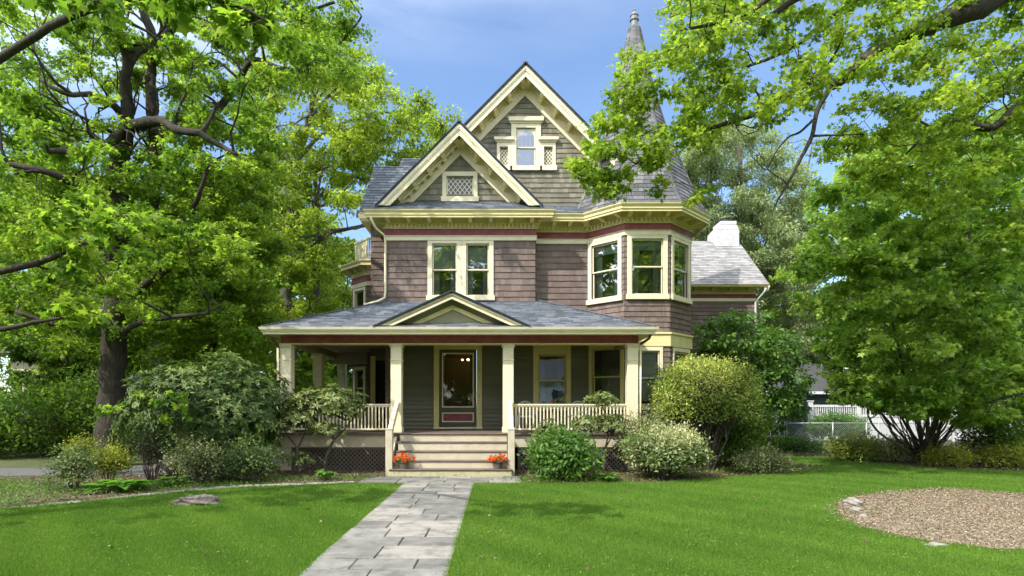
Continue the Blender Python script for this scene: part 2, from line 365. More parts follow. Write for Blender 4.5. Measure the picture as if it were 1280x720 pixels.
def in_poly(pts, poly):
    x, y = pts[:, 0], pts[:, 1]; r = np.zeros(len(pts), bool); j = len(poly) - 1
    for i in range(len(poly)):
        xi, yi = poly[i]; xj, yj = poly[j]
        c = ((yi > y) != (yj > y)) & (x < (xj - xi) * (y - yi) / (yj - yi + 1e-12) + xi); r ^= c; j = i
    return r

class Tree:
    """limbs given as point lists; leaf clumps hang on branches grown to them from the nearest existing wood"""
    def __init__(s): s.mb = MB(); s.nodes = []; s.nr = []; s.clumps = []
    def limb(s, pts, r0, r1, n=10, sub=4, wig=.06):
        P = [Vector(p) for p in pts]; Q = []
        for i in range(len(P) - 1):                      # Catmull-Rom through the measured points
            p0, p1, p2, p3 = P[max(i - 1, 0)], P[i], P[i + 1], P[min(i + 2, len(P) - 1)]
            for j in range(sub):
                t = j / sub
                q = .5 * ((2 * p1) + (-p0 + p2) * t + (2 * p0 - 5 * p1 + 4 * p2 - p3) * t * t + (-p0 + 3 * p1 - 3 * p2 + p3) * t ** 3)
                Q.append(q + Vector([random.gauss(0, wig * r0) for _ in range(3)]))
        Q.append(P[-1]); m = len(Q); R = [r0 + (r1 - r0) * (i / (m - 1)) ** .8 for i in range(m)]
        s.mb.tube(Q, R, n, .06)
        for q, r in zip(Q, R): s.nodes.append(np.array(q)); s.nr.append(r)
    def sprout(s, n, l0, l1, r, xmin=-99):
        """crooked secondary branches growing out of the measured limbs"""
        idx = [i for i in range(len(s.nodes)) if s.nr[i] > r * 1.3 and s.nodes[i][2] > 2.5 and s.nodes[i][0] > xmin]
        for _ in range(n):
            i = random.choice(idx); p = Vector(s.nodes[i]); d = Vector((random.gauss(0, 1), random.gauss(-.4, .7), random.gauss(.35, .5))).normalized(); L = random.uniform(l0, l1); pts = [p]; k = 6
            for j in range(k):
                d = (d + Vector([random.gauss(0, .33) for _ in range(3)]) + Vector((0, 0, .05))).normalized(); pts.append(pts[-1] + d * L / k)
                if j in (2, 4) and random.random() < .8:
                    e = (d + Vector([random.gauss(0, .7) for _ in range(3)])).normalized(); q = [pts[-1]]
                    for m_ in range(4): e = (e + Vector([random.gauss(0, .35) for _ in range(3)])).normalized(); q.append(q[-1] + e * L / k * .8)
                    s.mb.tube(q, [r * .5 * (1 - .2 * m_) for m_ in range(5)], 5, .05, False)
                    s.nodes += [np.array(v) for v in q[1:]]; s.nr += [r * .4] * 4
            rr = [r * (1 - .12 * j) for j in range(k + 1)]; s.mb.tube(pts, rr, 6, .08, False); s.nodes += [np.array(v) for v in pts[1:]]; s.nr += rr[1:]
    def attach(s, clumps, r_tip=.012, sag=.08, minr=.02, up=.35):
        """clumps: list of (center, radius)"""
        todo = list(clumps)
        nodes = np.array(s.nodes); nr = list(s.nr)
        c = np.array([q[0] for q in todo]); d = np.array([np.min(np.linalg.norm(nodes - x, axis=1)) for x in c])
        for i in np.argsort(d):
            p, R = np.array(todo[i][0], float), todo[i][1]
            dd = np.linalg.norm(nodes - p, axis=1) + up * np.maximum(0, nodes[:, 2] - p[2]) * 1.2
            k = int(np.argmin(dd)); a = nodes[k]; L = np.linalg.norm(p - a)
            if L > .05:
                r0 = min(nr[k] * .7, .012 + .016 * L + .01); r0 = max(r0, minr * .6)
                m = max(2, int(L / .5) + 1); pts = []; off = RNG.normal(0, .09 * L, 3)
                for j in range(m + 1):
                    t = j / m; w = math.sin(math.pi * t); pts.append(Vector(a + (p - a) * t + off * w + np.array([0, 0, sag * L * w]) + (RNG.normal(0, .03 * L, 3) if 0 < j < m else 0)))
                rr = [r0 + (r_tip - r0) * (j / m) for j in range(m + 1)]
                s.mb.tube(pts, rr, 5, 0, False)
                nodes = np.vstack([nodes, np.array([list(q) for q in pts[1:]])]); nr += rr[1:]
            s.clumps.append((p, R))
        s.nodes = list(nodes); s.nr = nr
    def leaves(s, per, size, flat=.55, twigs=7, spread=.16, twig_r=.006, droop=.25, up=.9, twig_vis=True, tilt=.8):
        P = []; Y = []; Z = []; T = []; SZ = []
        for p, R in s.clumps:
            ct = RNG.uniform(.15, .85)
            ends = rnd_unit(twigs) * (R * RNG.uniform(.55, 1.0, (twigs, 1))) * np.array([1, 1, flat])
            cnt = max(1, int(per * (R ** 1.0) * RNG.uniform(.75, 1.25) / twigs))
            for e in ends:
                if twig_vis:
                    s.mb.tube([Vector(p), Vector(p + e * .55 + np.array([0, 0, .05 * R])), Vector(p + e)], [twig_r * 1.6, twig_r, twig_r * .5], 3, 0, False)
                t = RNG.uniform(.15, 1.08, cnt) ** .7
                q = p + e[None, :] * t[:, None] + RNG.normal(0, spread * R, (cnt, 3)) * np.array([1, 1, .55])
                yd = e[None, :] / (np.linalg.norm(e) + 1e-9) * .6 + rnd_unit(cnt) * .9; yd[:, 2] -= droop
                zd = np.array([[0, 0, up]]) + rnd_unit(cnt) * tilt
                P.append(q); Y.append(yd); Z.append(zd); T.append(np.clip(ct + RNG.normal(0, .27, cnt), 0, 1)); SZ.append(size * RNG.uniform(.35, 1.4, cnt))
        return np.concatenate(P), np.concatenate(Y), np.concatenate(Z), np.concatenate(SZ), np.concatenate(T)
    def build(s, name, base, label, cat, mat_l, mat_b, tmpl, per, size, group=None, crown='crown', **kw):
        root = empty(name, base); tag(root, label, cat, group)
        data = s.leaves(per, size, **kw)
        s.mb.build('trunk', mat_b, root, smooth=True)
        leafmesh(crown, *data[:3], data[3], data[4], tmpl, mat_l, root)
        return root
def scatter_poly(poly, n, dlo, dhi, rlo, rhi, gap=.5):
    """clump centres: an outline measured on the photograph, each given its own real distance"""
    xs = [p[0] for p in poly]; ys = [p[1] for p in poly]; out = []; tries = 0; pl = [(float(a), float(b)) for a, b in poly]
    while len(out) < n and tries < n * 40:
        tries += 1; q = (random.uniform(min(xs), max(xs)), random.uniform(min(ys), max(ys)))
        if not in_poly(np.array([q]), pl)[0]: continue
        d = random.uniform(dlo, dhi); c = S(q[0], q[1], d); r = random.uniform(rlo, rhi)
        if any((c - Vector(o[0])).length < gap * r for o in out[-60:]): continue
        out.append((tuple(c), r))
    return out
# ------------------------------------------------------------------ the house
house = empty('victorian_house', (0.9, 18.8, 0))
tag(house, 'large shingled Victorian house with wrap-around porch, two front gables and a pointed corner turret', 'house')
YF, YR, YG = 18.8, 19.18, 19.18          # front block wall, recessed wall, ground-floor wall
XL, XC, XR = -3.6, 1.28, 5.6
FLOOR = 1.08
TC = Vector((4.78, 19.91, 0)); TA = 1.71; TR = TA / math.cos(math.pi / 8)
def octv(r_ap, k, z=0): 
    r = r_ap / math.cos(math.pi / 8); t = math.radians(-90 - 22.5 + 45 * k); return Vector((TC.x + r * math.cos(t), TC.y + r * math.sin(t), z))
# corner k=0: left end of the front face, k=1: right end of the front face, k=-1: left end of left diagonal, k=2: right end of right diagonal
OV = {k: octv(TA, k) for k in range(-2, 5)}

def window(Fr, u0, u1, v0, v1, cw=.12, top=.16, sill=.08, casing=CREAM, sashm=CREAM, glass=GLASS, blind=0.0, head=None, rail=True, muntin=None, depth=.55, name='window', parent=house, label=None, out=.05, curtain=False, tag_note=None, sw=.045):
    """double-hung window; u0..v1 is the outside of the casing. Returns the wall opening."""
    a0, a1, b0, b1 = u0 + cw, u1 - cw, v0 + sill, v1 - top
    m = MB()
    m.fbox(Fr, u0, a0, v0, v1, -.02, out); m.fbox(Fr, a1, u1, v0, v1, -.02, out)
    m.fbox(Fr, a0, a1, b1, v1, -.02, out - .003)
    w = m.build('window' if name == 'window' else name, casing, parent, bevel=.006)
    if label: w['label'] = label
    m = MB(); m.fbox(Fr, u0 - .04, u1 + .04, v0 - .05, b0 - .001, -.02, out + .05); m.build('sill', casing, w, bevel=.006)
    if head:
        m = MB(); m.fbox(Fr, u0 - .05, u1 + .05, v1 + .001, v1 + .05, -.02, out + .04); m.fbox(Fr, u0 - .09, u1 + .09, v1 + .051, v1 + head, -.02, out + .09)
        m.build('head_moulding', casing, w, bevel=.006)
    mid = (b0 + b1) / 2 if rail else None
    m = MB(); e = .002
    for (lo, hi, nn) in (((b0, mid + .02, -.055), (mid - .02, b1, -.02)) if rail else ((b0, b1, -.03),)):
        m.fbox(Fr, a0 + e, a0 + sw, lo + e, hi - e, nn - .03, nn); m.fbox(Fr, a1 - sw, a1 - e, lo + e, hi - e, nn - .03, nn)
        m.fbox(Fr, a0 + sw, a1 - sw, lo + e, lo + sw, nn - .03, nn); m.fbox(Fr, a0 + sw, a1 - sw, hi - sw, hi - e, nn - .03, nn)
    m.build('sash', sashm, w, bevel=.004)
    m = MB()
    for (lo, hi, nn) in (((b0, mid, -.055), (mid, b1, -.02)) if rail else ((b0, b1, -.03),)):
        m.poly([fp(Fr, a0 + .02, lo + .01, nn - .016), fp(Fr, a1 - .02, lo + .01, nn - .016), fp(Fr, a1 - .02, hi - .01, nn - .016), fp(Fr, a0 + .02, hi - .01, nn - .016)])
    m.build('pane', glass, w)
    if muntin:
        m = MB(); nn = -.03; A0, A1, B0, B1 = a0 + sw, a1 - sw, b0 + sw, b1 - sw; st = muntin
        conv = [(A0, B0), (A1, B0), (A1, B1), (A0, B1)]
        for sg in (1, -1):
            L = (A1 - A0) + (B1 - B0)
            for i in range(-int(L / st) - 1, int(L / st) + 2):
                cx, cy = (A0 + A1) / 2 + i * st, (B0 + B1) / 2; dx, dy = .62, .785 * sg; wv = .011
                nx, ny = -dy, dx; q = [(cx - dx * 3 - nx * wv, cy - dy * 3 - ny * wv), (cx + dx * 3 - nx * wv, cy + dy * 3 - ny * wv), (cx + dx * 3 + nx * wv, cy + dy * 3 + ny * wv), (cx - dx * 3 + nx * wv, cy - dy * 3 + ny * wv)]
                q = clip_to(q, conv)
                if len(q) > 2: m.prism([fp(Fr, x, y, nn - .012 + (.002 if sg > 0 else 0)) for x, y in q], Fr[3] * .008)
        m.build('lattice_bars', sashm, w)
    if blind:
        m = MB(); z = b1 - .02
        while z > b1 - (b1 - b0) * blind:
            m.hexa([fp(Fr, *p) for p in ((a0 + .03, z - .035, -.115), (a1 - .03, z - .035, -.115), (a1 - .03, z - .033, -.14), (a0 + .03, z - .033, -.14), (a0 + .03, z, -.13), (a1 - .03, z, -.13), (a1 - .03, z + .002, -.155), (a0 + .03, z + .002, -.155))]); z -= .04
        m.build('blind', BLIND, w)
    if curtain:
        m = MB(); wv = 12
        for sg in (0, 1):
            for i in range(wv):
                t0, t1 = i / wv * .27, (i + 1) / wv * .27; q0, q1 = (a0 + (a1 - a0) * (t0 if sg == 0 else 1 - t0)), (a0 + (a1 - a0) * (t1 if sg == 0 else 1 - t1))
                z0, z1 = -.2 - .03 * (i % 2), -.2 - .03 * ((i + 1) % 2); m.poly([fp(Fr, q0, b0, z0), fp(Fr, q1, b0, z1), fp(Fr, q1, b1, z1), fp(Fr, q0, b1, z0)])
        m.build('curtain', BLIND, w)
    m = MB(); i0, i1, j0, j1 = a0 - .02, a1 + .02, b0 - .02, b1 + .02; D = -depth
    c = {(x, y, z): fp(Fr, x, y, z) for x in (i0, i1) for y in (j0, j1) for z in (D, -.13)}
    m.poly([c[i0, j0, D], c[i1, j0, D], c[i1, j1, D], c[i0, j1, D]]); m.poly([c[i0, j0, D], c[i0, j0, -.13], c[i0, j1, -.13], c[i0, j1, D]])
    m.poly([c[i1, j0, D], c[i1, j0, -.13], c[i1, j1, -.13], c[i1, j1, D]]); m.poly([c[i0, j0, D], c[i1, j0, D], c[i1, j0, -.13], c[i0, j0, -.13]]); m.poly([c[i0, j1, D], c[i1, j1, D], c[i1, j1, -.13], c[i0, j1, -.13]])
    m.build('window_recess', ROOM, w)
    return (a0, a1, b0, b1)

def wall(Fr, conv, holes, mat, expo=.2, wid=.15, thick=.022, name='wall', jit=.4, th=.12, lip=.008):
    m = MB(); backing(m, Fr, conv, holes, -th, 0); cover(m, Fr, conv, expo, wid, thick, [(h[0] - .03, h[1] + .03, h[2] - .01, h[3] + .03) for h in holes], jit, 0, lip)
    return m.build(name, mat, house)
def rect(u0, u1, v0, v1): return [(u0, v0), (u1, v0), (u1, v1), (u0, v1)]
Z2A, Z2B = 4.6, 7.23                     # second-floor shingles
# front block, second floor
Ff = frame((0, YF, 0), (1, 0, 0), (0, -1, 0))
X = lambda px, d: (px - VX) * d / F_PX
Zy = lambda py, d: EYE + (HY - py) * d / F_PX
m0, m1 = X(534.6, YF), X(617, YF); mm = (m0 + m1) / 2; zb = Zy(374, YF)
h1 = window(Ff, m0, mm + .03, zb, 7.22, cw=.15, top=.09, sill=.11, blind=.5, curtain=True)
h2 = window(Ff, mm + .033, m1, zb, 7.22, cw=.15, top=.09, sill=.11, blind=.5, curtain=True)
wall(Ff, rect(XL, XC, Z2A, Z2B), [(h1[0], h1[1], h1[2], h1[3]), h2], MAUVE)
# short return between front block and recess, left side wall, recess
Fs = frame((XC, YF, 0), (0, 1, 0), (1, 0, 0)); wall(Fs, rect(.025, YR - YF, Z2A, Z2B), [], MAUVE, th=.1)
Fl = frame((XL, 20.5, 0), (0, -1, 0), (-1, 0, 0)); wall(Fl, rect(0, 1.70, 0, Z2B + .6), [], MAUVE)
Fr_ = frame((0, YR, 0), (1, 0, 0), (0, -1, 0)); wall(Fr_, rect(XC + .03, OV[-1].x, Z2A, Z2B), [], MAUVE)
# corner boards are not used on the shingles; the ground-floor wall under the porch is clapboard
Fg = frame((0, YG, 0), (1, 0, 0), (0, -1, 0))
# front door
door = empty('front_door', (X(572, YG), YG, FLOOR), house)
du0, du1 = X(549, YG), X(596, YG); cz1 = 3.87
fx0, fx1 = X(542.5, YG), X(602.5, YG); dz1 = Zy(437, YG)
m = MB(); m.fbox(Fg, fx0, du0, FLOOR, cz1, -.05, .07); m.fbox(Fg, du1, fx1, FLOOR, cz1, -.05, .07); m.fbox(Fg, du0, du1, dz1, cz1, -.05, .067); m.build('door_casing', MUSTARD, door, bevel=.006)
m = MB(); m.fbox(Fg, fx0 - .02, fx1 + .02, FLOOR, FLOOR + .05, .071, .13); m.build('threshold', CREAM, door, bevel=.004)
gl0, gl1 = X(553, YG), X(592, YG); gz0, gz1 = Zy(509, YG), Zy(441.5, YG); pz0, pz1 = Zy(527.3, YG), Zy(516, YG); db = FLOOR + .06
m = MB()
m.fbox(Fg, du0 + .01, gl0, db, dz1 - .01, -.04, .02); m.fbox(Fg, gl1, du1 - .01, db, dz1 - .01, -.04, .02)
m.fbox(Fg, gl0, gl1, gz1, dz1 - .01, -.04, .019); m.fbox(Fg, gl0, gl1, pz1, gz0, -.04, .019); m.fbox(Fg, gl0, gl1, db, pz0, -.04, .019)
m.build('door_leaf', OLIVED, door, bevel=.005)
m = MB(); m.fbox(Fg, gl0, gl1, pz0, pz1, -.04, -.005); m.build('lower_panel', MAROON, door)
m = MB(); w_ = .03
for (z0, z1) in ((gz0, gz1), (pz0, pz1)):
    m.fbox(Fg, gl0 - .01, gl0 + w_, z0 - .01, z1 + .01, .021, .035); m.fbox(Fg, gl1 - w_, gl1 + .01, z0 - .01, z1 + .01, .021, .035)
    m.fbox(Fg, gl0 + w_, gl1 - w_, z0 - .01, z0 + w_, .021, .035); m.fbox(Fg, gl0 + w_, gl1 - w_, z1 - w_, z1 + .01, .021, .035)
m.build('panel_moulding', CREAM, door, bevel=.003)
m = MB(); m.poly([fp(Fg, gl0, gz0, -.01), fp(Fg, gl1, gz0, -.01), fp(Fg, gl1, gz1, -.01), fp(Fg, gl0, gz1, -.01)]); m.build('pane', GLASSD, door)
m = MB()
for k in range(1, 3): m.fbox(Fg, gl0 + .05, gl1 - .05, gz0 + (gz1 - gz0) * k * .13, gz0 + (gz1 - gz0) * k * .13 + .02, -.2, -.16)
for sx in (gl0 + .08, gl1 - .1): m.fbox(Fg, sx, sx + .03, gz0 + .05, gz1 - .05, -.2, -.16)
m.fbox(Fg, gl0 + .1, gl1 - .1, gz0 + .5, gz0 + .53, -.2, -.16); m.build('inner_door', surface('inner_door_wood', (.10, .05, .02), (.16, .09, .04), 3, .5, .05), door)
m = MB(); c0, c1, c2, c3 = gl0, gl1, FLOOR, cz1 - .3
m.poly([fp(Fg, c0, c2, -1.4), fp(Fg, c1, c2, -1.4), fp(Fg, c1, c3, -1.4), fp(Fg, c0, c3, -1.4)])
for u in (c0 - .01, c1 + .01): m.poly([fp(Fg, u, c2, -1.4), fp(Fg, u, c2, -.13), fp(Fg, u, c3, -.13), fp(Fg, u, c3, -1.4)])
m.poly([fp(Fg, c0, c3, -1.4), fp(Fg, c1, c3, -1.4), fp(Fg, c1, c3 + .3, -.13), fp(Fg, c0, c3 + .3, -.13)]); m.poly([fp(Fg, c0, c2 - .01, -1.4), fp(Fg, c1, c2 - .01, -1.4), fp(Fg, c1, c2 - .01, -.05), fp(Fg, c0, c2 - .01, -.05)]); m.build('hallway', surface('hallway_wall', (.20, .13, .05), (.28, .19, .08), 1.5, .9, 0), door)
m = MB(); hc = fp(Fg, gl1 - .22, gz1 - .16, -.75); m.lathe(hc, [(.0, -.04), (.035, -.02), (.045, .0), (.035, .02), (.0, .04)], 12); m.build('hall_lamp', LAMP, door); m = MB(); m.lathe(hc + Vector((-.2, .05, .0)), [(.0, -.03), (.025, -.02), (.035, .0), (.025, .02), (.0, .03)], 12); m.build('hall_lamp', LAMP, door)
m = MB(); hc = fp(Fg, X(598.7, YG), Zy(495.5, YG), .07); m.tube([hc, hc + Vector((0, -.03, 0))], [.028, .022], 12); m.build('doorbell', BRASS, door)
m = MB(); hc = fp(Fg, du1 - .05, Zy(494, YG), .02); m.tube([hc, hc + Vector((0, -.05, 0))], [.015, .015], 8); m.tube([hc + Vector((0, -.05, -.06)), hc + Vector((0, -.05, .06))], [.012, .012], 8); m.build('handle', BRASS, door)
# raised house number in small upright figures on the right casing (illegible in the photograph beyond thin strokes): 1, 2, 2
def digit(mb, Fr, ch, u, v, h):
    w = h * .5; seg = {'1': [((.5, 0), (.5, 1)), ((.2, .75), (.5, 1))], '2': [((0, .75), (.25, 1)), ((.25, 1), (.75, 1)), ((.75, 1), (1, .75)), ((1, .75), (0, 0)), ((0, 0), (1, 0))]}[ch]
    for (a, b), (c, d) in seg: mb.beam(fp(Fr, u + a * w, v + b * h, .076), fp(Fr, u + c * w, v + d * h, .076), .012, .012, Fr[3])
m = MB(); un = X(598.9, YG) - .03
for i, ch in enumerate('122'): digit(m, Fg, ch, un, Zy(454 + i * 5.2, YG), .10)
m.build('house_number', BRASS, door)
hd = (du0 - .001, du1 + .001, FLOOR - .2, dz1)
# porch window
hw = window(Fg, X(666.5, YG), X(713.4, YG), 1.72, 3.87, cw=.16, top=.33, sill=.1, casing=MUSTARD, sashm=MUSTARD, glass=GLASSP, curtain=True, label='porch window with mustard casing to the right of the front door')
wall(Fg, rect(XL, OV[-1].x + .01, FLOOR - .3, 3.95), [hd, hw], OLIVEC, .137, 5.5, .042, jit=.1, lip=.001)
m = MB(); m.box(XL - .055, XL + .13, YG - .06, YG + .30, FLOOR, 3.86); m.build('corner_board', MUSTARD, house, bevel=.006)
m = MB(); m.box(XL - .045, XL + .0, YG + .301, 20.45, FLOOR, 3.86); m.build('wall', OLIVEC, house)
Fl1 = frame((XL, 20.5, 0), (0, -1, 0), (-1, 0, 0))
# turret walls
def tface(k): 
    a, b = OV[k], OV[k + 1]; U = (b - a).normalized(); return frame((a.x, a.y, 0), U, (U.y, -U.x, 0)), (b - a).length
tz0, tz1 = Zy(372.5, 18.2), 7.23
for k in (-1, 0, 1):
    Ft, L = tface(k)
    if k == 0: hh = window(Ft, .07, L - .07, tz0, tz1 - .01, cw=.14, top=.10, sill=.11, blind=.18, curtain=True, label='second-floor window on the front face of the turret')
    else: hh = window(Ft, .07 if k == 1 else .02, L - .10, tz0 - (.02 if k < 0 else 0), tz1 - .01, cw=.14, top=.10, sill=.11, blind=.18 if k < 0 else 0, curtain=True)
    wall(Ft, rect(.002, L - .002, 4.16, Z2B), [hh], MAUVE, .14 if False else .17, .16)
    # ground floor of the turret
    if k == 0: hh = window(Ft, .27, L - .22, 1.76, 3.70, cw=.1, top=.12, sill=.1, blind=.9, glass=GLASSD)
    elif k == -1: hh = window(Ft, .05, L - .02, 1.76, 3.86, cw=.13, top=.16, sill=.1, casing=MUSTARD, sashm=MUSTARD, glass=GLASSD)
    else: hh = window(Ft, .16, L - .16, 1.76, 3.70, cw=.1, top=.12, sill=.1, blind=.2, glass=GLASSD)
    wall(Ft, rect(.002, L - .002, 0.0, 3.72 if k >= 0 else 3.95), [hh], MAUVE if k >= 0 else OLIVEC, .17 if k >= 0 else .137, .16 if k >= 0 else 4, .02)
for k in (2, 3):
    Ft, L = tface(k); wall(Ft, rect(.002, L - .002, 0, Z2B), [], MAUVE, .17, .16)
tpl = [tuple(OV[k].xy) for k in (-1, 0, 1, 2, 3, 4)]
m = MB(); sweep(m, tpl, band(-.02, .05, 3.72, 4.10)) if False else sweep(m, tpl[1:], band(-.02, .05, 3.72, 4.10)); sweep(m, tpl, band(-.02, .09, 4.101, 4.16)); m.build('turret_band', YELLOW, house, bevel=.006)

# ---- cornice all round the eaves
wallpl = [(XL, 20.5), (XL, YF), (XC, YF), (XC, YR), tuple(OV[-1].xy), tuple(OV[0].xy), tuple(OV[1].xy), tuple(OV[2].xy), tuple(OV[3].xy), (XR, 21.4), (XR, 24.0)]
wallpl = [p for p in wallpl]
def cornice(pl, z, name='cornice', over=.52, br=.66, parts=(True, True), first=.12):
    """z = underside of the shingle-side cream band; bands, dentils, brackets, soffit, fascia"""
    c = MB(); sweep(c, pl, band(-.03, .045, z, z + .135)); sweep(c, pl, band(-.03, .07, z + .136, z + .155)); cb = c.build(name, CREAM, house, bevel=.004)
    c = MB(); sweep(c, pl, band(-.03, .03, z + .156, z + .375)); c.build('maroon_band', MAROON, cb)
    c = MB(); sweep(c, pl, band(-.03, .07, z + .376, z + .41)); sweep(c, pl, band(-.03, .05, z + .401, z + .72)); sweep(c, pl, band(-.03, .12, z + .525, z + .55))
    for Fr, L in segframes(pl):
        n = int(L / .13)
        for i in range(n): 
            u = (i + .5) * L / n; c.fbox(Fr, u - .032, u + .032, z + .415, z + .524, .045, .12)
    c.build('dentil_band', YELLOW, cb)
    c = MB(); sweep(c, pl, [(0.0, z + .72), (over - .02, z + .66), (over - .02, z + .69), (0.0, z + .75)]); c.build('soffit', YELLOW, cb)
    c = MB(); sweep(c, pl, [(over - .03, z + .60), (over, z + .60), (over, z + .665), (over + .03, z + .675), (over + .035, z + .74), (over + .085, z + .80), (over + .095, z + .835), (over - .03, z + .835)])
    c.build('gutter', YELLOW, cb)
    bm = MB(); bracket0 = None
    for Fr, L in segframes(pl):
        if L < .5: continue
        n = max(2, round(L / br) + 1)
        for i in range(n):
            u = first + (L - 2 * first) * i / (n - 1)
            prof = [(0.04, z + .551), (.11, z + .551), (.13, z + .565), (.22, z + .575), (.33, z + .60), (over - .08, z + .60), (over - .06, z + .615), (over - .06, z + .675), (0.04, z + .715)]
            b = MB(); b.prism([fp(Fr, u - .06, v, o) for o, v in prof], Fr[1] * .12); b.build('bracket', YELLOW, cb)
    return cb
cornice(wallpl, Z2B)
ZE = Z2B + .835                           # 8.065: top of the gutters

# ---- roofs
def roofplane(name, P, U, mat=ROOF, expo=.145, wid=.3, under=None, parent=house):
    """P: planar outline in 3-D; U: horizontal direction along the eave"""
    P = [Vector(p) for p in P]; U = Vector(U).normalized(); n = (P[1] - P[0]).cross(P[-1] - P[0]).normalized()
    if n.z < 0: n = -n
    V = n.cross(U)
    if V.z < 0: V = -V
    Fr = (P[0], U, V, n); conv = [((p - P[0]).dot(U), (p - P[0]).dot(V)) for p in P]
    m = MB(); m.prism([fp(Fr, a, b, -.07) for a, b in conv], n * .068); cover(m, Fr, conv, expo, wid, .016, (), .3, 0, .004)
    return m.build(name, mat, parent)
# front gable and main gable
def gable_trim(xc, za, hw, pitch, yw, yf, name, br_step=.65, drop=None, edge=True):
    """rake boards, soffit, frieze on the wall and brackets of one gable; za = top of roof at the ridge"""
    ca, sa = math.cos(pitch), math.sin(pitch); zd = drop
    root = None
    def strip(p0, p1, y0, y1, side, mb, smin=0.0):
        def pt(s, p): return (xc + side * (s * ca - p * sa), za - s * sa - p * ca)
        S0 = (zd - p0 * ca) / sa; S1 = (zd - p1 * ca) / sa
        q = [pt(p0 * math.tan(pitch), p0), pt(S0, p0), pt(S1, p1), pt(p1 * math.tan(pitch), p1)]
        pts = [(x, y0, z) for x, z in q]
        mb.prism(pts if side < 0 else pts[::-1], (0, y1 - y0, 0))
    m = MB()
    for sd in (1, -1):
        strip(.07, .30, yf, yf + .045, sd, m); strip(.055, .13, yf - .05, yf - .001, sd, m); strip(.10, .17, yf - .03, yf - .0015, sd, m); strip(.25, .31, yf - .03, yf - .001, sd, m)
    root = m.build(name, CREAM, house, bevel=.004)
    m = MB()
    for sd in (1, -1): strip(.145, .17, yf + .05, yw, sd, m)
    m.build('soffit', YELLOW, root)
    m = MB()
    for sd in (1, -1): strip(.20, .56, yw - .055, yw + .03, sd, m); strip(.171, .24, yw - .10, yw - .056, sd, m)
    m.build('frieze_board', CREAM, root, bevel=.004)
    S = zd / sa
    s = .42
    while s < S - .5:
        for sd in (1, -1):
            b = MB(); O = Vector((xc + sd * (s * ca - .171 * sa), yw, za - s * sa - .171 * ca)); d = Vector((sd * ca, 0, -sa)); n = Vector((-sd * sa, 0, -ca))
            prof = [(.0, .235), (-.12, .235), (-.17, .19), (-.34, .17), (-.42, .13), (-.42, 0), (0, 0)]
            if O.z - .3 > za - zd: 
                b.prism([O - d * .07 + n * p + Vector((0, y - .056, 0)) for y, p in prof], d * .14); b.build('bracket', YELLOW, root)
        s += br_step
    return root
P45 = math.radians(45.3)
GA = (-1.17, 10.86); MA = (.96, 12.94)
gable_trim(GA[0], GA[1], 2.7, P45, 18.9, 18.28, 'front_gable_rake', drop=GA[1] - 8.20)
gable_trim(MA[0], MA[1], 4.8, P45, YR, 18.66, 'main_gable_rake', drop=MA[1] - 8.35)
# gable walls
Fgw = frame((0, 18.9, 0), (1, 0, 0), (0, -1, 0)); tp = math.tan(P45)
gx0, gx1, gz0_, gz1_ = X(553, 18.9), X(597, 18.9), Zy(251, 18.9), Zy(215, 18.9)
hg = window(Fgw, gx0, gx1, gz0_, gz1_, cw=.14, top=.14, sill=.12, rail=False, muntin=.15, glass=GLASSD, label='small diamond-paned window in the lower front gable')
ba = GA[1] - .25
wall(Fgw, [(GA[0] - (ba - 8.2) / tp, 8.2), (GA[0] + (ba - 8.2) / tp, 8.2), (GA[0], ba)], [hg], OLIVE, .19, .17, .022)
Fmw = frame((0, YR, 0), (1, 0, 0), (0, -1, 0)); bm_ = MA[1] - .25; bx = (bm_ - 7.95) / tp
# triple window of the main gable
d_ = YR
W = lambda px: X(px, d_); Zm = lambda py: Zy(py, d_)
tw = empty('triple_window', (W(657), d_, Zm(210)), house)
hc_ = window(Fmw, W(639), W(676), Zm(212), Zm(155), cw=.17, top=.14, sill=.10, parent=tw, head=.19, label='tall arched centre light of the gable window')
hl_ = window(Fmw, W(621), W(639) - .003, Zm(212), Zm(178.5), cw=.10, top=.14, sill=.11, rail=False, muntin=.105, parent=tw, head=.15, sw=.022, glass=GLASSD)
hr_ = window(Fmw, W(676) + .003, W(694.5), Zm(212), Zm(178.5), cw=.10, top=.14, sill=.11, rail=False, muntin=.105, parent=tw, head=.15, sw=.022, glass=GLASSD)
m = MB(); cx = (hc_[0] + hc_[1]) / 2; hwid = (hc_[1] - hc_[0]) / 2 - .05; cz_ = hc_[3] - .06 - hwid; zb_ = (hc_[2] + hc_[3]) / 2 + .03
def arc(x0, z0, r, a0, a1, n=10, n0=-.045):
    pts = [fp(Fmw, x0 + r * math.cos(math.radians(a0 + (a1 - a0) * i / n)), z0 + r * math.sin(math.radians(a0 + (a1 - a0) * i / n)), n0) for i in range(n + 1)]
    for p, q in zip(pts[:-1], pts[1:]): m.beam(p, q, .02, .016, (0, 1, 0))
arc(cx, cz_, hwid, 0, 180); arc(cx - hwid, cz_, hwid, 0, 60); arc(cx + hwid, cz_, hwid, 180, 120)
arc(cx - hwid * 1.5, cz_, hwid, 0, 40, 6); arc(cx + hwid * 1.5, cz_, hwid, 180, 140, 6)
for k in (-.5, 0, .5): m.beam(fp(Fmw, cx + k * hwid, zb_, -.045), fp(Fmw, cx + k * hwid, cz_ + hwid * (.82 if k else .8), -.045), .016, .014, (0, 1, 0))
m.build('gothic_tracery', CREAM, tw)
m = MB()
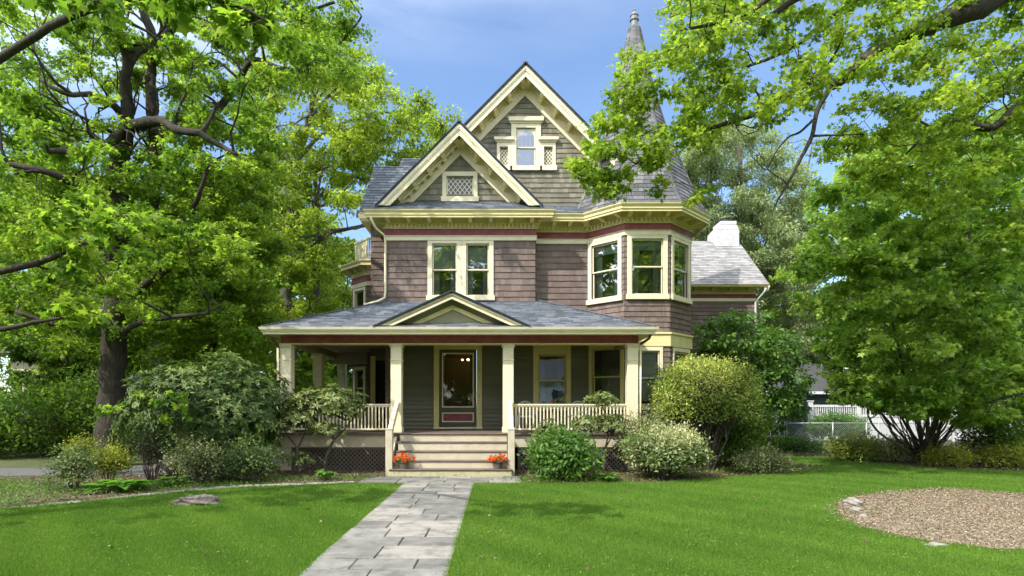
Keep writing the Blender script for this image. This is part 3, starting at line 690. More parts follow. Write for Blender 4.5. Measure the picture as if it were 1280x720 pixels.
for sg in (-1, 1):
    q = [(cx + sg * (hwid + .045), cz_ + .02), (cx + sg * (hwid + .045), hc_[3] - .02), (cx, hc_[3] - .02)] + [(cx + sg * (hwid + .012) * math.sin(math.radians(t)), cz_ + (hwid + .012) * math.cos(math.radians(t))) for t in (8, 25, 45, 65, 85)]
    m.prism([fp(Fmw, a, b, -.05) for a, b in (q if sg > 0 else q[::-1])], Fmw[3] * .02)
m.build('spandrel', CREAM, tw)
wall(Fmw, [(MA[0] - bx, 7.95), (MA[0] + bx, 7.95), (MA[0], bm_)], [hc_, hl_, hr_], OLIVE, .165, .17, .022)
# roof planes of the gables (sloping left and right from the ridges)
def gable_roof(xc, za, pitch, yf, yb, hl, hr, name, mat=ROOF):
    t = math.tan(pitch)
    roofplane(name, [(xc, yb, za), (xc - hl, yb, za - hl * t), (xc - hl, yf, za - hl * t), (xc, yf, za)], (0, 1, 0), mat)
    roofplane(name, [(xc, yf, za), (xc + hr, yf, za - hr * t), (xc + hr, yb, za - hr * t), (xc, yb, za)], (0, 1, 0), mat)
gable_roof(GA[0], GA[1], P45, 18.235, YR - .03, 2.66, 2.66, 'front_gable_roof')
tm = math.tan(P45); xl = MA[0] + 1.12
roofplane('main_roof', [(MA[0], 29, MA[1]), (MA[0] - xl, 29, MA[1] - xl * tm), (MA[0] - xl, 18.61, MA[1] - xl * tm), (MA[0], 18.61, MA[1])], (0, 1, 0))
roofplane('main_roof', [(-1.16, 29, MA[1] - (MA[0] + 1.16) * tm), (-3.95, 29, MA[1] - (MA[0] + 3.95) * tm), (-3.95, YR + .0, MA[1] - (MA[0] + 3.95) * tm), (-1.16, YR + .0, MA[1] - (MA[0] + 1.16) * tm)], (0, 1, 0))
roofplane('main_roof', [(MA[0], 18.61, MA[1]), (5.75, 18.61, MA[1] - (5.75 - MA[0]) * tm), (5.75, 29, MA[1] - (5.75 - MA[0]) * tm), (MA[0], 29, MA[1])], (0, 1, 0))
m = MB(); m.beam((MA[0], 18.6, MA[1] + .02), (MA[0], 29, MA[1] + .02), .16, .04); m.beam((GA[0], 18.22, GA[1] + .02), (GA[0], YR, GA[1] + .02), .14, .04); m.build('ridge_cap', ROOF, house)
# dark metal drip edge seen along the rakes
m = MB()
for (xc, za, hw, y) in ((GA[0], GA[1], 2.66, 18.24), (MA[0], MA[1], 4.7, 18.62)):
    for sd in (-1, 1):
        if xc == MA[0] and sd < 0: hw = 2.05
        a = Vector((xc, y - .03, za + .0)); b = Vector((xc + sd * hw, y - .03, za - hw * tm + .0)); m.beam(a, b, .03, .05, (0, -1, 0))
m.build('drip_edge', DARK, house)
# pent roofs above the cornice
roofplane('pent_roof', [(XL - .60, YF - .60, ZE + .01), (XC + .60, YF - .60, ZE + .01), (XC + .05, 18.9, ZE + .47), (XL - .0, 18.9, ZE + .47)], (1, 0, 0), expo=.13)
roofplane('pent_roof', [(XC + .55, YR - .60, ZE + .01), (OV[-1].x + .3, YR - .60, ZE + .01), (OV[-1].x + .3, YR, ZE + .42), (XC - .2, YR, ZE + .42)], (1, 0, 0), expo=.13)
roofplane('pent_roof', [(XL - .60, 20.6, ZE + .01), (XL - .60, YF - .60, ZE + .01), (XL, 18.9, ZE + .47), (XL, 20.6, ZE + .47)], (0, -1, 0), expo=.13)
# turret roof
prof = [(2.24, ZE + .005), (2.08, 8.36), (1.88, 8.80), (1.70, 9.25), (1.53, 9.75), (1.36, 10.25), (1.18, 10.75), (1.0, 11.25), (.84, 11.8), (.69, 12.4), (.56, 12.95), (.45, 13.5), (.34, 14.05), (.25, 14.5), (.18, 14.88)]
tr = MB(); mh = MB()
def rz(s):                                # along the profile by arc length
    acc = 0
    for (r0, z0), (r1, z1) in zip(prof[:-1], prof[1:]):
        L = math.hypot(r1 - r0, z1 - z0)
        if s <= acc + L: t = (s - acc) / L; return r0 + (r1 - r0) * t, z0 + (z1 - z0) * t
        acc += L
    return prof[-1]
Ltot = sum(math.hypot(b[0] - a[0], b[1] - a[1]) for a, b in zip(prof[:-1], prof[1:])); s_ = 0.0
while s_ < Ltot - .02:
    r0, z0 = rz(s_); r1, z1 = rz(min(Ltot, s_ + .165))
    for k in range(8):
        a0, a1, b0, b1 = octv(r0 + .016, k, z0), octv(r0 + .016, k + 1, z0), octv(r1, k, z1), octv(r1, k + 1, z1)
        i0, i1 = octv(r0 - .01, k, z0), octv(r0 - .01, k + 1, z0)
        L = (a1 - a0).length; t = -random.random() * .3 / max(L, .3)
        while t < 1:
            t1 = t + random.uniform(.22, .38) / L; u, w = max(0, t), min(1, t1 - .008 / L)
            if w > u:
                dz = Vector((0, 0, random.uniform(-.004, .002))); tn = random.random()
                A, B, C, D = a0.lerp(a1, u) + dz, a0.lerp(a1, w) + dz, b0.lerp(b1, w), b0.lerp(b1, u); E, F = i0.lerp(i1, u) + dz, i0.lerp(i1, w) + dz
                tr.poly([A, B, C, D], tn); tr.poly([E, F, B, A], tn)
            t = t1
        q0, q1 = octv(r0 + .03, k, z0 - .01), octv(r1 + .022, k, z1 + .01); wv = min(.11, r0 * .4)
        e0 = (octv(r0 + .012, k + 1, z0) - octv(r0 + .012, k, z0)).normalized(); e1 = (octv(r0, k - 1, z0) - octv(r0, k, z0)).normalized()
        tn = random.random()
        mh.poly([q0, q0 + e0 * wv, q1 + e0 * wv, q1], tn); mh.poly([q0 + e1 * wv, q0, q1, q1 + e1 * wv], tn); mh.poly([q0 + e0 * wv, q0, q0 - Vector((0, 0, .02)), q0 + e0 * wv - Vector((0, 0, .02))], tn)
    s_ += .165
tro = tr.build('turret_roof', ROOFT, house); mh.build('hip_cap', ROOFT, tro)
m = MB(); m.lathe((TC.x, TC.y, 14.82), [(.17, 0), (.17, .04), (.13, .06), (.125, .30), (.16, .32), (.16, .345), (.135, .36), (.13, .46), (.15, .48), (.15, .50), (.10, .56), (.06, .62), (.035, .66), (.05, .69), (.02, .74), (.0, .76)], 20)
m.build('finial', ZINC, tro, smooth=False)
# downpipe at the left corner and at the porch ends
def pipe(pts, mat=CREAM, r=.04, name='downpipe'):
    m = MB(); m.tube(pts, [r] * len(pts), 8); return m.build(name, mat, house, smooth=True)
pipe([(-3.99, 18.28, 7.82), (-3.95, 18.33, 7.72), (-3.86, 18.5, 7.55), (-3.63, 18.72, 7.38), (-3.60, 18.73, 7.2), (-3.60, 18.73, 5.55), (-3.62, 18.72, 5.35), (-3.8, 18.5, 5.2), (-4.2, 18.3, 5.05)])
# ------------------------------------------------------------------ left wing, bay with balcony
XW = -4.44; YW = 20.5
Fw = frame((0, YW, 0), (1, 0, 0), (0, -1, 0)); wall(Fw, rect(XW, XL + .02, 3.9, 8.5), [], MAUVE)
sd0, sd1 = X(469.5, YW), X(486, YW)
m = MB(); m.fbox(Fw, sd0, sd1 + .35, FLOOR, 3.45, -.05, -.02); m.fbox(Fw, sd0 + .08, sd1 + .3, FLOOR + .9, 3.3, -.019, 0); sdoor = m.build('side_door', BLACKW, house)
wall(Fw, rect(XW, XL + .02, FLOOR - .3, 3.9), [(sd0, sd1 + .35, FLOOR - .2, 3.45)], OLIVEC, .137, 4, .016)
m = MB(); m.fbox(Fw, XW - .02, sd0 - .001, FLOOR, 3.6, 0.018, .06); m.build('corner_board', MUSTARD, house, bevel=.006)
Fw2 = frame((XW, 24.5, 0), (0, -1, 0), (-1, 0, 0)); wall(Fw2, rect(0, 24.5 - YW, 0, 8.5), [], MAUVE)
# wing roof: steep hip, front slope towards the street
ez = 8.52; ex0, ey0 = -4.82, 20.12; sh = 2.25; tx = -4.50; ty = 21.45; tz = 10.75
roofplane('wing_roof', [(ex0, ey0, ez), (-1.6, ey0, ez), (-1.6, ty, tz), (tx, ty, tz)], (1, 0, 0), expo=.14)
roofplane('wing_roof', [(ex0, 25.0, ez), (ex0, ey0, ez), (tx, ty, tz), (tx, 24.0, tz)], (0, -1, 0), expo=.14)
m = MB(); sweep(m, [(XW, 25.0), (XW, YW), (-3.2, YW)], [(-.0, ez - .22), (.30, ez - .22), (.36, ez - .12), (.40, ez - .0), (-.0, ez - .02)]); m.build('wing_eave', YELLOW, house, bevel=.004)
m = MB(); m.prism([(tx, ty, tz - .05), (-1.6, ty, tz - .05), (-1.6, 24, tz - .05), (tx, 24, tz - .05)], (0, 0, .06)); m.build('wing_roof_top', ROOF, house)
# small dormer roof above it
y0d, xd0, xd1 = 22.0, X(494, 21.7), -2.2; zd0, zd1 = Zy(223, 21.7), Zy(198, 22.9)
roofplane('dormer_roof', [(xd0, 21.6, zd0), (xd1, 21.6, zd0), (xd1, 22.9, zd1), (xd0 + .06, 22.9, zd1)], (1, 0, 0), expo=.14)
m = MB(); m.box(xd0 + .02, xd1, 21.63, 22.9, zd0 - .16, zd0 - .075); m.box(xd0 + .25, xd1, 21.9, 23.5, 9.5, zd0 - .162); m.prism([(xd0 + .09, 21.7, zd0 - .07), (xd0 + .09, 22.9, zd0 - .07), (xd0 + .09, 22.9, zd1 - .1)], (.1, 0, 0)); m.build('dormer', YELLOW, house, bevel=.004)

# bay on the left side
BV = [(XW, 22.0), (-4.90, 22.0), (-5.68, 22.80), (-5.68, 24.3), (-4.9, 25.1), (XW, 25.1)]
bpl = BV[::-1]                              # travel so that outside is on the right-hand side
BZ = 6.42
for Fr, L in segframes(bpl):
    Fr = frame(Fr[0], Fr[1], Fr[3])
    if L > 1.0 and L < 1.3 and abs(Fr[3].y) > .3 and Fr[3].y < 0:
        hh = window(Fr, .12, L - .12, 5.25, 6.40, cw=.11, top=.1, sill=.1, glass=GLASSD, rail=False, label='dark upper window of the left side bay'); wall(Fr, rect(0, L, 4.3, BZ), [hh], MAUVE, .19, .16)
        hh = window(Fr, .12, L - .12, 1.7, 3.35, cw=.13, top=.13, sill=.1, glass=GLASSD); wall(Fr, rect(0, L, .5, 4.3), [hh], MAUVE, .19, .16)
    else: wall(Fr, rect(0, L, .5, BZ), [], MAUVE, .19, .16)
def small_cornice(pl, z, name, over=.40):
    c = MB(); sweep(c, pl, band(-.03, .045, z, z + .16)); cb = c.build(name, CREAM, house, bevel=.004)
    c = MB(); sweep(c, pl, band(-.03, .03, z + .161, z + .40)); c.build('maroon_band', MAROON, cb)
    c = MB(); sweep(c, pl, band(-.03, .07, z + .401, z + .43)); sweep(c, pl, band(-.03, .05, z + .431, z + .80)); sweep(c, pl, band(-.03, .10, z + .525, z + .55))
    for Fr, L in segframes(pl):
        n = max(1, int(L / .1))
        for i in range(n): u = (i + .5) * L / n; c.fbox(Fr, u - .025, u + .025, z + .44, z + .524, .045, .09)
    c.build('dentil_band', YELLOW, cb)
    for Fr, L in segframes(pl):
        n = max(2, round(L / .5) + 1)
        for i in range(n):
            u = .1 + (L - .2) * i / (n - 1); b = MB(); b.prism([fp(Fr, u - .05, v, o) for o, v in [(.04, z + .56), (.1, z + .56), (over - .08, z + .66), (over - .08, z + .74), (.04, z + .79)]], Fr[1] * .1); b.build('bracket', YELLOW, cb)
    c = MB(); sweep(c, pl, [(0, z + .80), (over - .02, z + .76), (over, z + .70), (over, z + .78), (over + .05, z + .86), (over + .05, z + .90), (0, z + .96)]); c.build('gutter', YELLOW, cb)
    return cb
small_cornice(bpl, BZ, 'bay_cornice')
m = MB(); m.prism([(x, y, BZ + .86) for x, y in BV], (0, 0, .08)); m.build('balcony_deck', DKRED, house)
# balcony railing of close-set boards
br = None
ins = [(XW, 22.12), (-4.92, 22.12), (-5.58, 22.85), (-5.58, 24.3), (-4.85, 25.0), (XW, 25.0)][::-1]
m = MB(); sweep(m, ins, band(-.03, .05, BZ + 1.80, BZ + 1.86)); sweep(m, ins, band(-.02, .03, BZ + 1.03, BZ + 1.09)); br = m.build('balcony_railing', CREAM, house)
for Fr, L in segframes(ins):
    n = max(2, int(L / .105))
    for i in range(n): u = (i + .5) * L / n; b = MB(); b.fbox(Fr, u - .035, u + .035, BZ + 1.09, BZ + 1.80, -.01, .02); b.build('baluster', CREAM, br)

# ------------------------------------------------------------------ rear right wing with white chimney
wy, wx0, wx1 = 24.0, 5.0, 10.77; wz = 6.17
Fr3 = frame((0, wy, 0), (1, 0, 0), (0, -1, 0)); wall(Fr3, rect(wx0, wx1, 0, wz), [], MAUVE, .16, .6, .02)
Fr4 = frame((wx1, wy, 0), (0, 1, 0), (1, 0, 0)); wall(Fr4, [(0, 0), (5.2, 0), (5.2, wz + .5), (2.6, 9.05), (0, wz + .5)], [], MAUVE, .16, .6, .02)
wp = [(wx0, wy), (wx1, wy), (wx1, wy + .4)]
c = MB(); sweep(c, wp, band(-.03, .045, wz, wz + .13)); cb = c.build('wing_cornice', CREAM, house, bevel=.004)
c = MB(); sweep(c, wp, band(-.03, .03, wz + .131, wz + .30)); c.build('maroon_band', MAROON, cb)
c = MB(); sweep(c, wp, band(-.03, .06, wz + .301, wz + .33)); sweep(c, wp, band(-.03, .04, wz + .331, wz + .62))
for Fr, L in segframes(wp):
    n = int(L / .11)
    for i in range(n): u = (i + .5) * L / n; c.fbox(Fr, u - .027, u + .027, wz + .34, wz + .42, .035, .08)
c.build('dentil_band', YELLOW, cb)
for i in range(8):
    u = wx0 + .3 + i * (wx1 - wx0 - .6) / 7; b = MB(); Fr = frame((0, wy, 0), (1, 0, 0), (0, -1, 0))
    b.prism([fp(Fr, u - .06, v, o) for o, v in [(.04, wz + .44), (.1, wz + .44), (.28, wz + .52), (.28, wz + .58), (.04, wz + .61)]], Fr[1] * .12); b.build('bracket', YELLOW, cb)
c = MB(); sweep(c, [(wx0, wy), (wx1 + .38, wy)], [(0, wz + .60), (.36, wz + .56), (.36, wz + .52), (.42, wz + .54), (.47, wz + .64), (0, wz + .66)]); c.build('gutter', YELLOW, cb, bevel=.004)
e0, e1 = wz + .60, 9.42
roofplane('wing_roof', [(wx0, 23.55, e0), (wx1 + .42, 23.55, e0), (wx1 + .42, 26.6, e1), (wx0, 26.6, e1)], (1, 0, 0), ROOFSUN, .15, .3)
roofplane('wing_roof', [(wx1 + .42, 29.65, e0), (wx0, 29.65, e0), (wx0, 26.6, e1), (wx1 + .42, 26.6, e1)], (1, 0, 0), ROOFSUN, .15, .3)
m = MB(); m.beam((wx1 + .40, 23.56, e0 - .16), (wx1 + .40, 26.6, e1 - .16), .04, .2); m.beam((wx1 + .40, 29.64, e0 - .16), (wx1 + .40, 26.6, e1 - .16), .04, .2); m.build('rake_board', CREAM, house, bevel=.004)
pipe([(wx1 + .3, 23.62, e0 - .1), (wx1 + .28, 23.7, e0 - .25), (wx1 + .03, 23.95, e0 - .6), (wx1 + .02, 23.95, .1)], WHITE, .05)
cx0, cx1 = X(892, 26.4), X(922, 26.4); m = MB(); cy0, cy1 = 26.2, 27.2
zc = [Zy(311, 26.3), Zy(289, 26.4), Zy(282, 26.4), Zy(277.5, 26.4)]
m.box(cx0, cx1, cy0, cy1, 7.5, zc[1]); m.hexa([(cx0, cy0, zc[1]), (cx1, cy0, zc[1]), (cx1, cy1, zc[1]), (cx0, cy1, zc[1]), (cx0 + .25, cy0 + .05, zc[2]), (cx1 - .1, cy0 + .05, zc[2]), (cx1 - .1, cy1 - .05, zc[2]), (cx0 + .25, cy1 - .05, zc[2])]); m.box(cx0 + .25, cx1 - .1, cy0 + .05, cy1 - .05, zc[2], zc[3])
ch = m.build('chimney', WHITEBR, house, bevel=.02)
m = MB(); m.lathe(((cx0 + .4 + cx1 - .1) / 2 - .05, 26.7, zc[3]), [(.24, 0), (.24, .06), (.20, .08), (.20, .2), (.24, .22), (.05, .30)], 16); m.build('chimney_cap', DARK, ch)

# ------------------------------------------------------------------ porch
YP = 16.4; EY = 15.9; EX0, EX1 = -6.47, 4.42; EZ = 4.03
m = MB(); m.prism([(-6.12, 16.28, FLOOR - .05), (4.12, 16.28, FLOOR - .05), (4.12, 19.22, FLOOR - .05), (-6.12, 19.22, FLOOR - .05)], (0, 0, .05)); m.prism([(-6.12, 19.22, FLOOR - .05), (-3.5, 19.22, FLOOR - .05), (-4.3, 23.8, FLOOR - .05), (-6.45, 23.8, FLOOR - .05)], (0, 0, .05))
m.build('porch_floor', DKRED, house, bevel=.005)
m = MB(); m.box(.42, 4.10, 16.36, 16.41, .67, FLOOR - .052); m.box(4.05, 4.10, 16.411, 18.4, .67, FLOOR - .052); m.build('porch_skirt', STONEC, house, bevel=.004)
m = MB(); m.box(-6.10, -2.80, 16.36, 16.41, .67, FLOOR - .052); m.beam((-6.09, 16.42, (.67 + FLOOR - .052) / 2), (-6.38, 23.7, (.67 + FLOOR - .052) / 2), .05, FLOOR - .052 - .67); m.build('porch_skirt', STONEC, house, bevel=.004)
# lattice under the floor
def lattice(x0, x1, y, z0, z1):
    Fr = frame((0, y, 0), (1, 0, 0), (0, -1, 0)); conv = rect(x0, x1, z0, z1); m = MB(); st = .125; L = (x1 - x0) + (z1 - z0)
    for sg, off in ((1, 0), (-1, .012)):
        for i in range(int(L / st) + 2):
            c0 = x0 - (z1 - z0) + i * st if sg > 0 else x0 + i * st
            wv = .058; q = [(c0, z0), (c0 + wv, z0), (c0 + wv + sg * (z1 - z0), z1), (c0 + sg * (z1 - z0), z1)]
            q = clip_to(q if area(q) > 0 else q[::-1], conv)
            if len(q) > 2 and abs(area(q)) > 1e-4: m.prism([fp(Fr, a, b, off) for a, b in q], Fr[3] * .01)
    m.fbox(Fr, x0 - .0, x0 + .05, z0, z1, .023, .033); m.fbox(Fr, x1 - .05, x1, z0, z1, .023, .033); m.fbox(Fr, x0 + .05, x1 - .05, z0, z0 + .05, .023, .033); m.fbox(Fr, x0 + .05, x1 - .05, z1 - .05, z1, .023, .033)
    return m.build('lattice_panel', LATT, house)
lattice(-5.75, -3.05, 16.42, -.05, .668); lattice(.62, 3.75, 16.42, -.05, .668)
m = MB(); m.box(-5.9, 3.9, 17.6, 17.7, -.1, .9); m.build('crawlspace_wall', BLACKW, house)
# columns
def column(x, y, z0=FLOOR, z1=3.63, pier=True):
    m = MB(); w = .155; m.box(x - w, x + w, y - w, y + w, z0, z1 - .06); 
    c = m.build('porch_column', CREAM, house, bevel=.01)
    m = MB(); m.box(x - w - .02, x + w + .02, y - w - .02, y + w + .02, z1 - .06, z1 + .0); m.box(x - w - .035, x + w + .035, y - w - .035, y + w + .035, z1 - .10, z1 - .061)
    m.box(x - w - .012, x + w + .012, y - w - .012, y + w + .012, z1 - .50, z1 - .455); m.build('capital', CREAM, c, bevel=.008)
    m = MB(); m.box(x - w - .02, x + w + .02, y - w - .02, y + w + .02, z0 + .001, z0 + .16); m.build('base', CREAM, c, bevel=.008)
    if pier:
        m = MB(); m.box(x - .16, x + .16, y - .18, y + .14, -.1, FLOOR - .055); m.build('pier', STONEC, c, bevel=.01)
    return c
CX = [-6.0, -2.85, .35, 3.90]
for x in CX: column(x, YP + .16)
column(-6.13, 19.9, pier=False); column(-6.30, 23.6, pier=False)
# beams, soffit, ceiling, gutters
m = MB(); m.box(-6.14, 4.06, 16.42, 16.70, 3.632, 3.86); m.build('porch_beam', MAROON, house, bevel=.006)
m = MB(); m.prism([(-6.14, 16.701, 3.632), (-5.86, 16.701, 3.632), (-6.18, 24.0, 3.632), (-6.46, 24.0, 3.632)], (0, 0, .228)); m.build('porch_beam', CEIL, house, bevel=.006)
m = MB(); m.box(3.78, 4.06, 16.701, 18.5, 3.632, 3.86); m.build('porch_beam', CEIL, house, bevel=.006)
m = MB(); m.box(-6.15, 4.07, 16.40, 16.72, 3.60, 3.631); m.build('beam_moulding', YELLOW, house)
m = MB(); m.prism([(-5.9, 16.69, 3.865), (3.8, 16.69, 3.865), (3.8, 19.2, 3.865), (-5.9, 19.2, 3.865)], (0, 0, .03)); m.prism([(-5.9, 19.2, 3.865), (-3.55, 19.2, 3.865), (-4.3, 24, 3.865), (-6.2, 24, 3.865)], (0, 0, .03)); m.prism([(-6.2, 22.0, 3.44), (-4.4, 22.0, 3.44), (-4.4, 22.2, 3.44), (-6.2, 22.2, 3.44)], (0, 0, .42)); m.build('porch_ceiling', CEIL, house)
epl = [(-6.47 + .02, 24.4), (EX0 + .02, EY + .02), (EX1 - .02, EY + .02), (EX1 - .02, 18.45)]
m = MB(); sweep(m, epl, [(-.60, 3.862), (0, 3.845), (0, 3.87), (-.60, 3.89)]); m.build('porch_soffit', YELLOW, house)
m = MB(); sweep(m, epl, [(-.02, 3.83), (.0, 3.83), (.01, 3.89), (.035, 3.90), (.04, 3.93), (.07, 3.95), (.09, 4.02), (-.02, 4.02)]); m.build('porch_gutter', CREAM, house, bevel=.003)
k_ = (5.24 - EZ) / (18.8 - EY)
hz = lambda y: EZ + k_ * (y - EY)
yb = YR
roofplane('porch_roof', [(EX0, EY, EZ), (EX1, EY, EZ), (EX1 - (yb - EY), yb, hz(yb)), (EX0 + (yb - EY), yb, hz(yb))], (1, 0, 0), expo=.135)
roofplane('porch_roof', [(EX1, EY, EZ), (EX1, 18.6, EZ), (EX1 - 1.2, yb, EZ + k_ * 1.2), (EX1 - (yb - EY), yb, hz(yb))][:4], (0, 1, 0), expo=.135) if False else None
roofplane('porch_roof', [(EX1, EY, EZ), (EX1, yb, EZ), (EX1 - (yb - EY), yb, hz(yb))], (0, 1, 0), expo=.135)
roofplane('porch_roof', [(EX0, 24.5, EZ), (EX0, EY, EZ), (EX0 + (yb - EY), yb, hz(yb)), (EX0 + (yb - EY), 24.5, hz(yb))], (0, -1, 0), expo=.135)
m = MB(); m.beam((EX0, EY, EZ + .03), (EX0 + yb - EY, yb, hz(yb) + .03), .14, .02); m.build('hip_cap', ROOF, house)
m = MB(); m.beam((EX1, EY, EZ + .03), (EX1 - (yb - EY), yb, hz(yb) + .03), .14, .02); m.build('hip_cap', ROOF, house)
pipe([(-6.35, 15.97, 3.86), (-6.33, 16.0, 3.75), (-6.25, 16.2, 3.68), (-6.19, 16.33, 3.60), (-6.19, 16.36, 3.5)], COPPER, .035)
pipe([(-6.19, 16.36, 3.5), (-6.19, 16.36, .05)], CREAM, .035)
pipe([(4.30, 15.98, 3.86), (4.28, 16.1, 3.74), (4.2, 16.3, 3.66), (4.13, 16.42, 3.62)], COPPER, .04)
pipe([(4.13, 16.45, 3.62), (4.13, 16.5, .05)], CREAM, .03)
# porch gable
pg = math.atan2(4.98 - 4.03, 2.11); pxc = -1.22; pza = 5.02; tpg = math.tan(pg)
gable_parts = None
def pgable():
    ca, sa = math.cos(pg), math.sin(pg); zd = pza - 4.07; hw = zd / tpg
    m = MB()
    for sd in (1, -1):
        for (p0, p1, y0, y1) in ((.05, .20, 15.92, 15.97), (.035, .09, 15.86, 15.919), (.15, .20, 15.88, 15.919)):
            pt = lambda s, p: (pxc + sd * (s * ca - p * sa), pza - s * sa - p * ca)
            q = [pt(p0 * tpg, p0), pt((zd - p0 * ca) / sa, p0), pt((zd - p1 * ca) / sa, p1), pt(p1 * tpg, p1)]; P = [(x, y0, z) for x, z in q]; m.prism(P if sd < 0 else P[::-1], (0, y1 - y0, 0))
    r = m.build('porch_gable_rake', CREAM, house, bevel=.004)
    m = MB()
    for sd in (1, -1):
        for (p0, p1, y0, y1) in ((.30, .42, 16.20, 16.26),):
            pt = lambda s, p: (pxc + sd * (s * ca - p * sa), pza - s * sa - p * ca)
            q = [pt(p0 * tpg, p0), pt((zd - p0 * ca) / sa, p0), pt((zd - p1 * ca) / sa, p1), pt(p1 * tpg, p1)]; P = [(x, y0, z) for x, z in q]; m.prism(P if sd < 0 else P[::-1], (0, y1 - y0, 0))
    m.build('frieze_board', YELLOW, r, bevel=.004)
    m = MB(); Fr = frame((0, 16.27, 0), (1, 0, 0), (0, -1, 0)); m.prism([(pxc - hw, 16.27, 4.07), (pxc + hw, 16.27, 4.07), (pxc, 16.27, pza - .08)], (0, .05, 0))
    x = pxc - hw
    tri = [(pxc - hw + .05, 4.1), (pxc + hw - .05, 4.1), (pxc, pza - .1)]
    while x < pxc + hw:
        q = clip_to(rect(x, x + .062, 4, 5.2), tri)
        if len(q) > 2: m.prism([fp(Fr, a, b, .001) for a, b in (q if area(q) > 0 else q[::-1])], Fr[3] * .012)
        x += .072
    m.build('gable_panel', surface('olive_board_paint', (.27, .25, .15), (.32, .30, .19), 3, .6, .05), r)
    roofplane('gable_roof', [(pxc, 18.2, pza), (pxc - hw - .05, 18.2, pza - (hw + .05) * tpg), (pxc - hw - .05, 15.85, pza - (hw + .05) * tpg), (pxc, 15.85, pza)], (0, 1, 0), parent=r)
    roofplane('gable_roof', [(pxc, 15.85, pza), (pxc + hw + .05, 15.85, pza - (hw + .05) * tpg), (pxc + hw + .05, 18.2, pza - (hw + .05) * tpg), (pxc, 18.2, pza)], (0, 1, 0), parent=r)
    m = MB()
    for sd in (-1, 1): m.beam((pxc, 15.83, pza + .0), (pxc + sd * (hw + .06), 15.83, pza - (hw + .06) * tpg), .03, .04, (0, -1, 0))
    m.build('drip_edge', DARK, r)
pgable()
# railings
def railing(a, b, zt=1.90, zb=1.20, name='porch_railing', step=.098, parent=house):
    a = Vector((a[0], a[1], 0)); b = Vector((b[0], b[1], 0)); U = (b - a).normalized(); L = (b - a).length; Fr = (a, U, Vector((0, 0, 1)), Vector((U.y, -U.x, 0)))
    m = MB(); m.fbox(Fr, 0, L, zt - .045, zt, -.05, .05); m.fbox(Fr, 0, L, zt - .09, zt - .046, -.025, .025); m.fbox(Fr, 0, L, zb - .05, zb, -.03, .03)
    r = m.build(name, CREAM, parent, bevel=.005); n = int(L / step); proto = None
    for i in range(n):
        u = (i + .5) * L / n; c = Fr[0] + U * u
        if proto is None:
            b_ = MB(); b_.fbox((c, U, Fr[2], Fr[3]), -.018, .018, zb, zt - .09, -.018, .018); proto = b_.build('baluster', CREAM, r); base0 = c.copy()
        else:
            q = proto.copy(); COL.objects.link(q); q.parent = r; q.location = proto.location + (c - base0)
    return r
railing((-5.84, YP + .16), (-3.0, YP + .16)); railing((.52, YP + .16), (3.74, YP + .16)); railing((-6.14, 19.7), (-6.02, 16.75)); railing((-6.30, 23.4), (-6.14, 20.1), step=.11)
# steps
st = MB(); st.box(-2.77, .41, 14.95, 16.3, -.08, .17); steps = st.build('front_steps', MOSSY, house, bevel=.01)
for k, (y, z) in enumerate(((15.20, .40), (15.48, .63), (15.76, .86), (16.28, FLOOR))):
    z0 = (.17, .40, .63, .86)[k]; yb_ = (15.20, 15.48, 15.76, 16.04)[k]
    m = MB(); m.box(-2.68, .30, yb_ + .03, yb_ + .06, z0 + .001, z - .030); m.build('riser', STONEC, steps)
    if k < 3: m = MB(); m.box(-2.70, .32, yb_, yb_ + .33, z - .029, z); m.build('tread', DKRED, steps, bevel=.012)
    else: m = MB(); m.box(-2.70, .32, yb_ - .01, 16.279, z - .03, z - .002); m.build('tread', DKRED, steps, bevel=.012)
m = MB(); m.box(-2.79, .43, 14.92, 15.21, .171, .205); m.build('tread', DKRED, steps, bevel=.012)
for x in (-2.80, .40):
    m = MB(); m.box(x - .09, x + .09, 15.05, 15.23, -.05, 1.22); m.prism([(x - .10, 15.04, 1.221), (x + .10, 15.04, 1.221), (x + .10, 15.24, 1.221), (x - .10, 15.24, 1.221)], (0, 0, .04)); nw = m.build('newel_post', STONEC, steps, bevel=.008)
    m = MB(); m.prism([(x - .04, 15.235, .95), (x - .04, 15.235, 1.24), (x - .04, 16.30, 1.93), (x - .04, 16.38, 1.93), (x - .04, 16.38, 1.80)][::-1], (.08, 0, 0)); m.prism([(x - .055, 15.235, 1.241), (x - .055, 15.235, 1.29), (x - .055, 16.30, 1.98), (x - .055, 16.38, 1.98), (x - .055, 16.38, 1.932), (x - .055, 16.302, 1.932)][::-1], (.11, 0, 0)); m.build('handrail', CREAM, nw, bevel=.006)
    m = MB(); m.prism([(x - .03, 15.235, .20), (x - .03, 16.35, .20), (x - .03, 16.35, .98), (x - .03, 16.02, .98), (x - .03, 15.235, .36)][::-1], (.06, 0, 0)); m.build('stringer', STONEC, steps)
